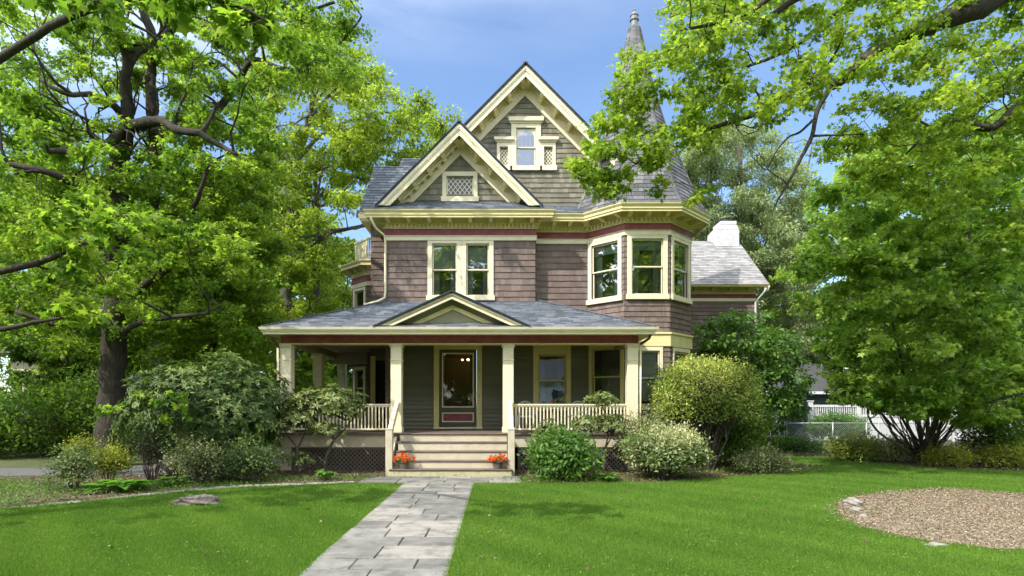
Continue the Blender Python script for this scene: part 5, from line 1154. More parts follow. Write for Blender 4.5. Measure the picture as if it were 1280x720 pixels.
# porch furniture: two wicker chairs and a small table
def wicker(label, x, y, face):
    root = empty('wicker_chair', (x, y, FLOOR)); tag(root, label, 'chair'); z = FLOOR; f = 1 if face > 0 else -1
    m = MB(); m.box(x - .27, x + .27, y - .25, y + .25, z + .40, z + .46); m.build('seat', WICK, root, bevel=.02)
    m = MB()
    pts = [Vector((x + .30 * math.cos(t), y + .27, z + .46 + .44 * math.sin(t) ** .8)) for t in [math.pi * i / 14 for i in range(15)]]
    m.tube(pts, [.022] * 15, 8)
    for i in range(-6, 7): m.tube([(x + i * .042, y + .27, z + .45), (x + i * .042, y + .275, z + .46 + .42 * math.sqrt(max(0.02, 1 - (i * .042 / .30) ** 2)))], [.009] * 2, 5)
    for j in range(5): zz = z + .52 + j * .075; hwj = .29 * math.sqrt(max(.05, 1 - ((zz - z - .46) / .46) ** 2)); m.tube([(x - hwj, y + .265, zz), (x + hwj, y + .265, zz)], [.008] * 2, 5)
    m.build('backrest', WICK, root, smooth=True)
    for sx in (-1, 1):
        m = MB(); m.tube([(x + sx * .29, y + .26, z + .66), (x + sx * .31, y, z + .67), (x + sx * .29, y - .24, z + .65), (x + sx * .28, y - .25, z + .46)], [.022] * 4, 8); m.build('armrest', WICK, root, smooth=True)
        for sy in (-1, 1): m = MB(); m.tube([(x + sx * .25, y + sy * .23, z + .001), (x + sx * .25, y + sy * .23, z + .40)], [.018, .022], 8); m.build('leg', WICK, root, smooth=True)
wicker('pale wicker chair behind the porch railing, nearest the front door', X(657, 17.9), 17.9, 1); wicker('pale wicker chair behind the porch railing, by the turret window', X(724, 17.9), 17.9, 1)
tb = empty('porch_table', (X(690, 17.8), 17.7, FLOOR)); tag(tb, 'small round table between the two wicker chairs', 'table'); tx_, ty_ = X(690, 17.8), 17.7
m = MB(); m.lathe((tx_, ty_, FLOOR), [(.30, .66), (.32, .67), (.32, .70), (.30, .71)], 28); m.build('tabletop', WICK, tb)
m = MB(); m.lathe((tx_, ty_, FLOOR), [(.18, 0.001), (.18, .03), (.04, .06), (.03, .64), (.08, .66)], 16); m.build('pedestal', WICK, tb)
fv = empty('flower_vase', (tx_, ty_, FLOOR + .71)); tag(fv, 'small vase with red flowers standing on the porch table', 'vase'); m = MB(); m.lathe((tx_, ty_, FLOOR + .71), [(.04, 0), (.06, .05), (.03, .1), (.04, .12)], 16); m.build('vase', WHITE, fv)
n = 60; leafmesh('blossoms', np.array([tx_, ty_, FLOOR + .86]) + rnd_unit(n) * .06, rnd_unit(n), rnd_unit(n), RNG.uniform(.03, .05, n), RNG.uniform(0, .4, n), (OVAL_V, OVAL_F), L_FLOW, fv)

# ------------------------------------------------------------------ fences, shed
fence = empty('white_fence', (X(1012, 29), 29, 0)); tag(fence, 'white board fence with open spindle top behind the right garden', 'fence')
fx = X(1012, 29); z1 = 1.86
def fpost(x, y, p=fence): m = MB(); m.box(x - .09, x + .09, y - .09, y + .09, 0, z1 + .16); m.prism([(x - .12, y - .12, z1 + .161), (x + .12, y - .12, z1 + .161), (x + .12, y + .12, z1 + .161), (x - .12, y + .12, z1 + .161)], (0, 0, .05)); m.build('post', WHITE, p, bevel=.01)
for i in range(7): fpost(fx + .05 + i * 2.4, 29)
for i in range(6):
    a, b = fx + .14 + i * 2.4, fx + .05 + (i + 1) * 2.4 - .09; m = MB(); m.box(a, b, 28.96, 29.04, z1 - .12, z1); m.box(a, b, 28.96, 29.04, z1 - .62, z1 - .50); m.box(a, b, 28.96, 29.04, .08, .20); x = a + .02
    while x < b - .13: m.box(x, x + .135, 28.985, 29.01, .201, z1 - .621); x += .145
    x = a + .05
    while x < b - .05: m.box(x, x + .045, 28.985, 29.01, z1 - .499, z1 - .121); x += .11
    m.build('fence_panel', WHITE, fence)
pf = empty('picket_fence', (13.9, 30.0, 0)); tag(pf, 'short run of low white picket fence left of the dark lattice screen', 'fence'); m = MB()
for i in range(24): x = 12.6 + i * .11; m.prism([(x, 30, .1), (x + .07, 30, .1), (x + .07, 30, 1.25), (x + .035, 30, 1.32), (x, 30, 1.25)], (0, .02, 0))
m.build('pickets', WHITE, pf); m = MB(); m.box(12.5, 15.3, 30.021, 30.06, .3, .38); m.box(12.5, 15.3, 30.021, 30.06, 1.0, 1.08); m.build('rail', WHITE, pf)
scr = empty('lattice_screen', (X(995, 28), 28.3, 0)); tag(scr, 'tall dark green lattice screen at the left end of the white fence', 'garden screen'); a, b = X(981, 28), X(1010, 28)
Fq = frame((0, 28.3, 0), (1, 0, 0), (0, -1, 0)); m = MB()
for i in range(14): u = a + (b - a) * i / 13; m.fbox(Fq, u - .022, u + .022, .05, 2.35, 0, .015)
for i in range(10): v = .15 + i * .24; m.fbox(Fq, a, b, v, v + .035, .016, .03)
m.build('lattice', DKGREEN, scr); m = MB(); m.box(a - .06, a + .03, 28.25, 28.35, 0, 2.45); m.build('post', DKGREEN, scr); m = MB(); m.box(b - .03, b + .06, 28.25, 28.35, 0, 2.45); m.build('post', DKGREEN, scr); m = MB(); m.box(a - .1, b + .1, 28.22, 28.38, 2.451, 2.53); m.build('top_rail', DKGREEN, scr)
shed = empty('garden_shed', (17.0, 34, 0)); tag(shed, 'dark shed with a grey pitched roof beyond the white fence', 'shed'); m = MB(); m.box(15.2, 19.4, 32.4, 36, 0, 2.7); m.build('wall', DKGREEN, shed)
m = MB(); m.hexa([(14.8, 32, 2.55), (19.8, 32, 2.55), (19.8, 36.4, 2.55), (14.8, 36.4, 2.55), (15.4, 34.2, 4.3), (19.2, 34.2, 4.3), (19.2, 34.3, 4.3), (15.4, 34.3, 4.3)]); m.build('roof', SHEDR, shed)
m = MB(); m.box(14.9, 19.7, 31.96, 31.999, 2.45, 2.6); m.build('fascia', WHITE, shed)
cf = empty('wire_fence', (12.0, 25, 0)); tag(cf, 'low grey chain-link fence crossing in front of the white board fence', 'fence'); x0c, x1c, yc = 12.3, 20.5, 25.0
for x in (x0c, X(1041, 25), X(1083, 25), X(1098, 25), 19.2, x1c): m = MB(); m.tube([(x, yc, 0), (x, yc, 1.12)], [.03, .03], 10); m.build('post', METAL, cf, smooth=True)
m = MB(); m.tube([(x0c, yc, 1.07), (x1c, yc, 1.07)], [.02, .02], 8); m.build('rail', METAL, cf, smooth=True)
m = MB(); Fc_ = frame((0, yc, 0), (1, 0, 0), (0, -1, 0)); i = x0c - 1.05
while i < x1c:
    for sg in (1, -1):
        a_, b_ = (i, 0.02) if sg > 0 else (i, 1.05), (i + 1.03, 1.05) if sg > 0 else (i + 1.03, .02)
        if a_[0] >= x0c and b_[0] <= x1c: m.beam(fp(Fc_, *a_, 0), fp(Fc_, *b_, 0), .005, .005, (0, 1, 0))
    i += .085
m.build('wire_mesh', METAL, cf)

for i_, (x_, y_, s_, lb) in enumerate([(15.6, 17.9, 1.0, 'rounded dark shrub beyond the golden shrubs, nearest the multi-stemmed maple'), (17.6, 19.0, 1.2, 'taller dark shrub in front of the white fence at the far right')]):
    shrub('border_shrub', lb, (x_, y_, .75 * s_), (1.0 * s_, .8 * s_, .8 * s_), (L_DEEP, L_GREEN)[i_], 700, 7, .10, (OVAL_V, OVAL_F), 10, -.85, .4, .2, 61 + i_)
# scattered clover, weeds and fallen leaves keep the lawn from being an even carpet
def lawn_bits(name, n, mat, s0, s1, tmpl, clump=1, spread=.0):
    d = 1 / RNG.uniform(1 / 20, 1 / 5.8, n); px = RNG.uniform(-60, 1340, n); p = np.stack([(px - VX) * d / F_PX, d], 1); p = np.repeat(p, clump, 0) + RNG.normal(0, spread + 1e-6, (n * clump, 2))
    ok = (in_poly(p, LEFT_LAWN) | in_poly(p, RIGHT_LAWN)) & ~in_poly(p, ISLAND); p = p[ok]; m = len(p); P = np.concatenate([p, RNG.uniform(.035, .06, (m, 1))], 1)
    o = leafmesh(name, P, rnd_unit(m) * np.array([1, 1, .3]), rnd_unit(m) * .4 + np.array([0, 0, 1]), RNG.uniform(s0, s1, m), RNG.uniform(0, 1, m), tmpl, mat); tag(o, None, None, None, 'stuff')
lawn_bits('clover', 260, L_HOSTA, .018, .035, (OVAL_V, OVAL_F), 40, .11); lawn_bits('fallen_leaves', 420, L_DRY, .03, .07, (MAPLE_V, MAPLE_F)); lawn_bits('dry_grass', 220, L_PALE, .03, .05, (BLADE_V, BLADE_F), 26, .16)

# a maple sapling pushing up through the big rhododendron
sp_ = Tree(); sp_.limb([(-7.5, 13.75, 0), (-7.52, 13.7, .8), (-7.45, 13.65, 1.6), (-7.3, 13.6, 2.1)], .018, .006, 6)
sp_.attach([(tuple(S(*q)), .2) for q in ((178, 492, 13.4), (200, 500, 13.3), (225, 494, 13.4), (228, 508, 13.3), (203, 524, 13.3), (235, 520, 13.5), (142, 508, 13.2), (125, 514, 13.2))], .004, minr=.006)
sp_.build('maple_sapling', (-7.5, 13.75, 0), 'thin maple sapling with bright leaves growing in front of the dome-shaped rhododendron', 'sapling', L_MAPLE, TWIG, (MAPLE_V, MAPLE_F), 130, .15, flat=.4, twigs=4, twig_r=.003)
# ------------------------------------------------------------------ trees measured on the photograph
MAPLE, OVAL, RHOM = (MAPLE_V, MAPLE_F), (OVAL_V, OVAL_F), (RHOM_V, RHOM_F)
def PL(d, *pts): return [S(p[0], p[1], (p[2] if len(p) > 2 else d)) for p in pts]
# A: the old maple left of the driveway
random.seed(101); RNG = np.random.default_rng(101)
A = Tree(); dA = 17.6
A.limb(PL(dA, (134, 592), (136, 560), (139, 500), (142, 420), (147, 350), (146, 290), (144, 235), (150, 195), (160, 160)), .46, .20, 14, 5, .10)
A.limb(PL(dA, (160, 165), (158, 130, 17.3), (157, 100, 17), (160, 77, 16.8), (152, 50, 16.5), (137, 22, 16), (128, -20, 15.6)), .20, .09, 10)
A.limb(PL(dA, (160, 78, 16.8), (172, 62, 17), (190, 50, 17.2), (182, 22, 17), (172, -10, 17), (165, -50, 17)), .17, .09, 10)
A.limb(PL(dA, (188, 95, 18.2), (192, 68, 18.1), (199, 50, 18), (215, 20, 18), (235, -25, 18)), .15, .07, 10)
A.limb(PL(dA, (150, 330), (165, 300), (182, 280), (190, 250), (194, 215), (192, 160), (188, 95, 18.2)), .22, .15, 10)
A.limb(PL(dA, (199, 50, 18), (222, 34, 17.6), (250, 38, 17), (285, 40, 16.6), (330, 34, 16)), .12, .05, 8)
A.limb(PL(dA, (163, 158), (185, 153, 17), (205, 152, 16.5), (222, 162, 16), (250, 167, 15.5), (275, 182, 15.2), (296, 194, 15)), .19, .05, 9)
A.limb(PL(dA, (250, 167, 15.5), (262, 150, 15.6), (270, 130, 15.5), (255, 118, 15.2)), .07, .03, 7)
A.limb(PL(dA, (158, 160), (135, 180, 16.8), (118, 190, 16), (96, 186, 15), (60, 190, 14.4)), .17, .06, 8)
A.limb(PL(dA, (158, 150), (138, 128, 17), (112, 118, 16.5), (85, 118, 16), (50, 100, 16)), .13, .05, 8)
A.limb(PL(dA, (150, 232), (168, 210, 18), (178, 196, 18.4), (205, 170, 19), (240, 130, 19.5)), .16, .06, 8)
A.limb(PL(dA, (146, 392), (175, 360, 17.2), (210, 334, 17), (222, 305, 16.8), (233, 287, 16.6), (241, 262, 16.4), (250, 240, 16), (262, 205, 15.8)), .15, .05, 8)
A.limb(PL(dA, (145, 235), (120, 225, 17), (100, 232, 16.6), (60, 215, 16), (10, 205, 16)), .18, .07, 8)
A.limb(PL(dA, (141, 405), (115, 402, 17), (80, 408, 16.4), (20, 390, 16)), .16, .06, 8)
A.limb(PL(dA, (139, 425), (170, 405, 16.6), (215, 396, 15.8), (262, 392, 15.4)), .12, .04, 8)
A.limb(PL(dA, (300, 100, 20.6), (318, 60, 20.5), (322, 40, 20.4), (347, 24, 20.2), (380, 16, 20), (418, 3, 19.6)), .12, .05, 8)
A.limb(PL(dA, (194, 215), (230, 190, 19), (270, 140, 20), (300, 100, 20.6)), .17, .12, 8)
A.limb(PL(dA, (303, 92, 20.6), (318, 74, 20.2), (347, 84, 19.8), (380, 88, 19.5), (410, 68, 19.2), (436, 42, 19), (452, 20, 18.8)), .10, .03, 8)
A.sprout(46, 1.6, 3.4, .05)
cA = scatter_poly([(-60, -60), (430, -60), (455, 10), (470, 60), (430, 105), (345, 110), (330, 230), (320, 330), (300, 410), (240, 430), (150, 440), (-60, 440)], 400, 15.9, 22.5, .6, .9, .32) + scatter_poly([(-60, -60), (430, -60), (440, 60), (345, 110), (320, 330), (240, 430), (-60, 440)], 70, 13.2, 15.9, .4, .6, .5)
A.attach(cA, .012)
A.build('maple_tree', (X(134, dA), dA, 0), 'huge old maple with dark twisting limbs and several stems, left of the driveway', 'tree', L_MAPLE, BARK, MAPLE, 480, .108, flat=.42, twigs=8)
# lower boughs of the same garden: a younger maple whose boughs fill the middle left
random.seed(102); RNG = np.random.default_rng(102)
Dn = Tree(); d0 = 19.5
Dn.limb(PL(d0, (268, 582), (270, 540), (262, 480), (270, 400), (262, 330), (276, 260), (268, 200)), .17, .06, 9)
cD = scatter_poly([(170, 230), (330, 200), (350, 300), (345, 420), (320, 465), (190, 455)], 120, 16.8, 21.5, .6, .9, .4)
Dn.attach(cD, .012)
Dn.build('maple_tree', (X(268, d0), d0, 0), 'younger slender maple with layered deep green boughs just behind the dome-shaped rhododendron', 'tree', L_MAPLE, BARK, MAPLE, 520, .112, flat=.35, twigs=8)
# B: the sunny yellow-green tree behind the house's left side
random.seed(103); RNG = np.random.default_rng(103)
B = Tree(); dB = 30
B.limb(PL(dB, (361, 556), (361, 470), (360, 400), (357, 350), (361, 300), (364, 250), (372, 200), (385, 150), (400, 100)), .40, .10, 12, 5, .08)
B.limb(PL(dB, (366, 322), (384, 308), (398, 300), (414, 290), (436, 286), (462, 281, 29)), .20, .08, 8)
B.limb(PL(dB, (367, 290), (378, 272), (390, 261), (405, 256), (425, 242), (447, 222)), .14, .05, 8)
B.limb(PL(dB, (390, 261), (398, 235), (402, 215), (406, 190)), .09, .04, 7)
B.limb(PL(dB, (362, 395), (372, 392), (382, 382), (400, 380)), .12, .06, 7)
B.limb(PL(dB, (364, 250), (345, 215), (330, 180), (325, 130)), .14, .05, 7)
B.limb(PL(dB, (372, 200), (400, 170), (440, 150), (480, 140), (520, 150)), .12, .04, 7)
B.limb(PL(dB, (385, 150), (420, 110), (450, 85), (470, 90)), .10, .04, 7)
B.limb(PL(dB, (395, 400, 31), (396, 300, 31), (394, 200, 31)), .22, .10, 8)
B.sprout(26, 2.2, 4.5, .06)
cB = scatter_poly([(310, 90), (360, 40), (430, 30), (468, 85), (482, 112), (500, 122), (535, 128), (552, 152), (566, 168), (560, 210), (480, 225), (455, 270), (440, 300), (400, 330), (330, 340), (300, 250)], 175, 26, 34, .9, 1.3, .35)
cB += scatter_poly([(330, 330), (440, 300), (440, 400), (330, 430)], 34, 28, 33, .8, 1.1, .4)
B.attach(cB, .02)
B.build('maple_tree', (X(361, dB), dB, 0), 'tall sunlit yellow-green tree rising behind the left side of the house', 'tree', L_YEL, BARKG, RHOM, 380, .18, flat=.5, twigs=8, twig_r=.012)
# C: the maple whose long limb reaches in from the right across the turret
random.seed(104); RNG = np.random.default_rng(104)
C = Tree(); dC = 12
tx0 = X(1392, 12.4)
C.limb([(tx0, 12.4, 0), (tx0 - .05, 12.4, 3), (tx0 - .2, 12.4, 6), (tx0 - .6, 12.3, 8.6), (tx0 - .9, 12.4, 11), (tx0 - .6, 12.6, 14), (tx0 - .9, 12.5, 17)], .48, .16, 14, 4, .06)
C.limb([(tx0 - .6, 12.3, 8.6)] + PL(12, (1290, -20, 12.2), (1230, 10, 12.1), (1180, 24, 12), (1148, 40), (1118, 52), (1087, 69), (1062, 92), (1040, 106)), .24, .11, 10, 4, .05)
C.limb(PL(12, (1040, 106), (1026, 97), (1004, 108), (980, 122), (953, 139), (922, 150), (892, 159), (862, 168), (838, 177), (815, 190), (795, 205)), .085, .02, 8, 4, .05)
C.limb(PL(12, (1040, 106), (1022, 137), (1015, 170), (1002, 196), (990, 220), (978, 240), (968, 258)), .06, .018, 8, 4, .05)
C.limb(PL(12, (1016, 150), (1000, 165), (985, 172), (970, 190), (960, 210)), .03, .01, 6)
C.limb(PL(12, (953, 139), (948, 120), (938, 100)), .035, .012, 6)
C.limb([(tx0 - .8, 12.4, 10)] + PL(11.5, (1280, -90), (1180, -60), (1080, -40), (1000, -5), (962, 25), (955, 45)), .18, .03, 9)
C.limb(PL(11.3, (1080, -40), (1000, -30), (930, 20), (880, 32), (850, 38)), .08, .02, 7)
C.limb([(tx0 - .5, 12.4, 12)] + PL(14, (1290, -80), (1200, -60), (1100, -30), (1040, 20), (990, 60), (930, 85)), .15, .03, 8)
C.limb([(tx0 - .3, 12.4, 7)] + PL(12.5, (1290, 130), (1240, 160), (1190, 150), (1150, 175)), .14, .04, 8)
C.sprout(26, .9, 2.0, .018, X(900, 12))
cC = scatter_poly([(835, -40), (1300, -60), (1300, 120), (1180, 130), (1110, 120), (1060, 90), (1010, 130), (960, 160), (900, 185), (850, 180), (870, 110), (800, 105), (785, 70), (850, 60)], 190, 10.5, 14.5, .34, .55, .55)
cC += scatter_poly([(722, 222), (735, 165), (790, 90), (860, 110), (880, 165), (840, 200), (800, 205), (760, 245)], 44, 11.4, 12.9, .28, .42, .6)
cC += scatter_poly([(1020, 130), (1110, 120), (1180, 130), (1300, 120), (1300, 300), (1200, 300), (1120, 240), (1060, 230), (1030, 200)], 85, 11.5, 15.0, .34, .5, .6)
cC += [(tuple(S(*q)), .26) for q in ((735, 225, 12), (728, 205, 12), (752, 240, 12), (778, 196, 12), (868, 250, 12.1), (876, 238, 12.1), (820, 240, 12.0), (828, 228, 12.0), (765, 120, 12), (780, 95, 12), (800, 80, 12), (745, 185, 12))]
C.attach(cC, .008, minr=.01)
C.build('maple_tree', (tx0, 12.4, 0), 'large maple reaching in from the right with one long dark limb across the turret', 'tree', L_BRIGHT, BARK, MAPLE, 370, .10, flat=.42, twigs=8, twig_r=.004, spread=.2)
# D: the low broad multi-stemmed maple at the right
random.seed(105); RNG = np.random.default_rng(105)
D = Tree(); bD = S(1152, 578, 18.6); bx_, by_ = bD.x, 18.6
for k, pts in enumerate([((1150, 580), (1135, 560), (1118, 545), (1105, 520), (1088, 505, 18), (1076, 492, 17.6)), ((1152, 580), (1140, 545), (1122, 515), (1100, 490, 18), (1080, 470, 17.5)), ((1154, 580), (1150, 540), (1140, 505), (1130, 470), (1120, 420, 17.6), (1105, 360, 17)),
        ((1158, 580), (1160, 540), (1158, 490), (1165, 440), (1160, 370), (1150, 300)), ((1162, 580), (1172, 545), (1182, 510), (1200, 470), (1222, 420), (1240, 360)), ((1160, 580), (1178, 550, 18.2), (1205, 520, 17.8), (1245, 500, 17.2), (1290, 490, 17)),
        ((1156, 580), (1148, 530, 19), (1120, 480, 19.4), (1090, 430, 19.6), (1060, 380, 19.6)), ((1158, 580), (1170, 520), (1185, 440), (1205, 350), (1215, 260), (1218, 200)), ((1152, 580), (1128, 560, 17.8), (1098, 540, 17.2), (1085, 520, 16.8)), ((1156, 582), (1162, 560, 18), (1150, 530, 17.4), (1142, 500, 17)), ((1150, 580), (1130, 548, 18.2), (1112, 528, 18), (1098, 512, 17.8)), ((1155, 580), (1146, 552, 18.4), (1134, 528, 18.2), (1128, 505, 18)), ((1160, 580), (1165, 550, 18.4), (1172, 528, 18.2), (1176, 505, 18))]):
    D.limb(PL(18.6, *pts), [.065, .05, .07, .075, .07, .05, .06, .07, .035, .03, .03, .035, .035][k], .03, 8, 4, .08)
for k in range(26):
    a_ = random.uniform(1085, 1215); b_ = random.uniform(480, 520); w_ = random.uniform(17.4, 19.6)
    D.limb(PL(18.6, (1154 + random.uniform(-10, 10), 581), (1154 + (a_ - 1154) * .35 + random.uniform(-6, 6), 555, (18.6 + w_) / 2), (1154 + (a_ - 1154) * .75, 530, w_), (a_, b_, w_)), .028, .012, 6, 4, .1)
cD = scatter_poly([(988, 320), (1015, 255), (1050, 215), (1090, 180), (1140, 160), (1320, 140), (1320, 500), (1240, 505), (1180, 490), (1140, 510), (1085, 485), (1045, 470), (1040, 440), (1010, 395), (990, 360)], 370, 15.2, 21.5, .5, .75, .38)
cD += scatter_poly([(1045, 470), (1110, 490), (1290, 500), (1290, 530), (1200, 528), (1120, 512), (1060, 505)], 34, 15.8, 18.0, .35, .5, .5)
cD += scatter_poly([(1030, 430), (1140, 470), (1180, 500), (1090, 508), (1050, 495), (1040, 470)], 26, 16.2, 17.6, .35, .5, .5)
D.attach(cD, .010)
D.build('maple_tree', (bx_, by_, 0), 'low broad maple with many thin arching stems at the right edge of the lawn', 'tree', L_SHEEN, BARKG, MAPLE, 330, .145, flat=.6, twigs=8)
# E: near maple boughs at the left edge (trunk outside the frame)
random.seed(106); RNG = np.random.default_rng(106)
E = Tree(); ex, ey = -9.6, 8.6
E.limb([(ex, ey, 0), (ex + .1, ey, 2), (ex, ey + .1, 4), (ex - .3, ey, 6.5), (ex - .2, ey - .2, 9)], .30, .12, 12, 4, .05)
E.limb([(ex, ey, 3.4)] + PL(9, (40, 330), (85, 310), (125, 300), (160, 300)), .07, .012, 7)
E.limb([(ex, ey, 2.6)] + PL(9, (10, 410), (60, 400), (110, 395)), .06, .012, 7)
E.limb([(ex, ey, 5.6)] + PL(7.2, (20, 60, 8), (90, 20, 7.2), (160, 0, 6.8), (230, -6, 6.4), (300, 8, 6.2), (335, 28, 6.2)), .07, .010, 7)
cE = scatter_poly([(60, 250), (150, 245), (185, 285), (178, 310), (110, 345), (60, 340)], 20, 8.6, 9.6, .22, .34, .5)
cE += scatter_poly([(60, 370), (110, 375), (135, 390), (95, 415), (60, 410)], 7, 8.6, 9.4, .18, .26, .5)
cE += scatter_poly([(60, -20), (320, -30), (345, 20), (340, 50), (300, 45), (260, 22), (200, 18), (130, 15), (60, 25)], 26, 6.0, 6.9, .18, .28, .5)
cE += [((ex + RNG.normal(-1.5, 1.6), ey + RNG.normal(0, 1.6), RNG.uniform(3.5, 9)), .5) for _ in range(40)]
cE += [(tuple(S(*q)), .2) for q in ((150, 492, 11.5), (218, 497, 12.2), (232, 502, 12.2), (205, 520, 12.2))][:0]
E.attach(cE, .006, minr=.008)
E.build('maple_tree', (ex, ey, 0), 'nearest maple at the left edge, its large-leaved boughs hanging into view at the top left', 'tree', L_MAPLE, BARK, MAPLE, 200, .135, flat=.5, twigs=5, twig_r=.004)
# F: fine-textured grey-green conifer behind the rear wing
random.seed(107); RNG = np.random.default_rng(107)
Fr5 = Tree()
Fr5.limb(PL(38, (925, 545), (925, 400), (922, 280), (925, 200), (915, 165)), .40, .08, 10)
cF = scatter_poly([(862, 330), (858, 240), (850, 190), (880, 165), (930, 150), (985, 190), (1005, 250), (1020, 330), (1030, 400), (1040, 520), (950, 530), (940, 420), (900, 300), (870, 300)], 230, 34, 42, .9, 1.4, .35)
Fr5.attach(cF, .015)
Fr5.build('conifer_tree', (X(925, 38), 38, 0), 'tall soft grey-green conifer standing behind the rear wing and its chimney', 'tree', L_CON, BARKG, (LONG_V, LONG_F), 620, .21, flat=.6, twigs=12, droop=.5, twig_r=.01)
# bare-twigged sparse tree in the gap behind
Sp = Tree(); Sp.limb(PL(45, (1010, 540), (1008, 420), (1000, 330), (1004, 250), (1015, 180)), .28, .05, 8); Sp.limb(PL(45, (1000, 330), (1030, 280), (1060, 240)), .12, .03, 6); Sp.limb(PL(45, (1002, 300), (975, 250), (960, 210)), .12, .03, 6)
cS = scatter_poly([(950, 170), (1080, 170), (1090, 260), (1060, 330), (990, 320)], 40, 42, 48, 1.0, 1.5, .5); Sp.attach(cS, .02)
Sp.build('bare_tree', (X(1010, 45), 45, 0), 'thinly leaved tree with visible twigs between the conifer and the right-hand maple', 'tree', L_YEL, BARKG, RHOM, 40, .26, flat=.6, twigs=9, twig_r=.012)
# G: dogwood-like small tree before the rear wing
random.seed(108); RNG = np.random.default_rng(108)
Gt = Tree()
Gt.limb(PL(21, (948, 582), (945, 540), (935, 500), (915, 470), (900, 445)), .07, .02, 7); Gt.limb(PL(21, (945, 540), (955, 490), (950, 450), (935, 415)), .06, .015, 7); Gt.limb(PL(21, (950, 582), (968, 540), (985, 500), (992, 465)), .06, .015, 7)
cG = scatter_poly([(872, 410), (900, 392), (950, 390), (985, 420), (1003, 450), (1005, 500), (975, 520), (940, 500), (925, 455), (880, 445)], 95, 19.6, 22.6, .4, .6, .4)
cG += scatter_poly([(925, 480), (1000, 500), (985, 545), (930, 540)], 20, 20, 22, .4, .5, .4)
Gt.attach(cG, .008)
Gt.build('dogwood_tree', (X(948, 21), 21, 0), 'small spreading tree with large glossy green leaves in front of the rear wing', 'tree', L_GREEN, BARKG, OVAL, 210, .17, flat=.5, twigs=7, droop=.4, twig_r=.005)

# ------------------------------------------------------------------ woods and neighbouring trees: one built per kind, then copied
def plain_tree(name, label, h, rx, rz, zlow, n, mat, tmpl, per, size, seed, group, cr=(.9, 1.4), bark=BARKG, fl=.5, dr=.25):
    global RNG
    random.seed(seed); RNG = np.random.default_rng(seed); T = Tree()
    T.limb([(0, 0, -.1), (.1, 0, h * .25), (-.1, .1, h * .5), (.05, 0, h * .75), (0, 0, h * .93)], h * .021, .05, 10, 4, .1)
    for i in range(7):
        a = i * 2.4; z = h * (.3 + .07 * i); L = rx * .75; T.limb([(0, 0, z), (math.cos(a) * L * .5, math.sin(a) * L * .5, z + L * .35), (math.cos(a) * L, math.sin(a) * L, z + L * .55)], h * .008, .03, 7, 3)
    cs = []; cz = (h + zlow) / 2; hz_ = (h - zlow) / 2
    while len(cs) < n:
        v = rnd_unit(1)[0] * RNG.uniform(.35, 1) ** .5
        q = (v[0] * rx, v[1] * rx, cz + v[2] * hz_)
        cs.append((q, RNG.uniform(*cr)))
    T.attach(cs, .02)
    return T.build(name, (0, 0, 0), label, 'tree', mat, bark, tmpl, per, size, group, flat=fl, twigs=8, twig_r=.012, droop=dr)
GW = 'trees of the woods beyond the gardens'
wa = plain_tree('woodland_tree', 'broad mid-green tree standing in the woods beyond the gardens', 17, 5.0, 8, 2.2, 170, L_BRIGHT, RHOM, 200, .34, 201, GW)
wb = plain_tree('woodland_tree', 'tall yellow-green tree standing in the woods beyond the gardens', 20, 4.6, 9, 3.0, 150, L_YEL, RHOM, 190, .34, 202, GW)
we = plain_tree('evergreen_tree', 'dark drooping evergreen standing in the woods beyond the gardens', 15, 3.6, 8, .6, 150, L_DEEP, (LONG_V, LONG_F), 260, .36, 203, GW, (.8, 1.2), dr=.7)
def put(src, x, y, s, rz, first=False):
    o = src if first else copy_tree(src); o.location = (x, y, -.05); o.rotation_euler[2] = rz; o.scale = (s, s, s); return o
for i, (x, y, s, r) in enumerate([(-24, 33, .95, .4), (-13.2, 35, .8, 5.1), (-33, 46, 1.1, 2.0), (-15, 48, 1.05, 1.1), (-45, 40, 1.1, 3.0), (21, 50, .95, .9), (33, 44, 1.05, 2.2), (46, 52, 1.2, 4.0), (-58, 60, 1.2, 1.5), (60, 62, 1.3, .2), (5, 62, 1.0, 5.0), (-42, 14, 1.1, .9), (-40, 4, 1.1, 2.6), (-42, 24, 1.1, 4.0)]): put(wa, x, y, s, r, i == 0)  # last trees stand out of view at left, added to block bright horizon
for i, (x, y, s, r) in enumerate([(-19, 40, .95, .3), (-28, 56, 1.05, 2.5), (-38, 62, 1.1, 4.2), (27, 60, .9, 1.0), (39, 58, 1.0, 3.3), (-8, 58, .85, 2.9)]): put(wb, x, y, s, r, i == 0)
for i, (x, y, s, r) in enumerate([(-20.5, 27.5, .55, 0), (-26, 24, .8, 2), (-11.5, 42, .7, 3), (16, 42, .8, .5), (23.5, 38, .72, 1.9), (30, 35, .9, 2.7), (-40, 30, 1.0, 3.9), (12.2, 46, .8, 4.4), (38, 40, 1.0, 5)]): put(we, x, y, s, r, i == 0)
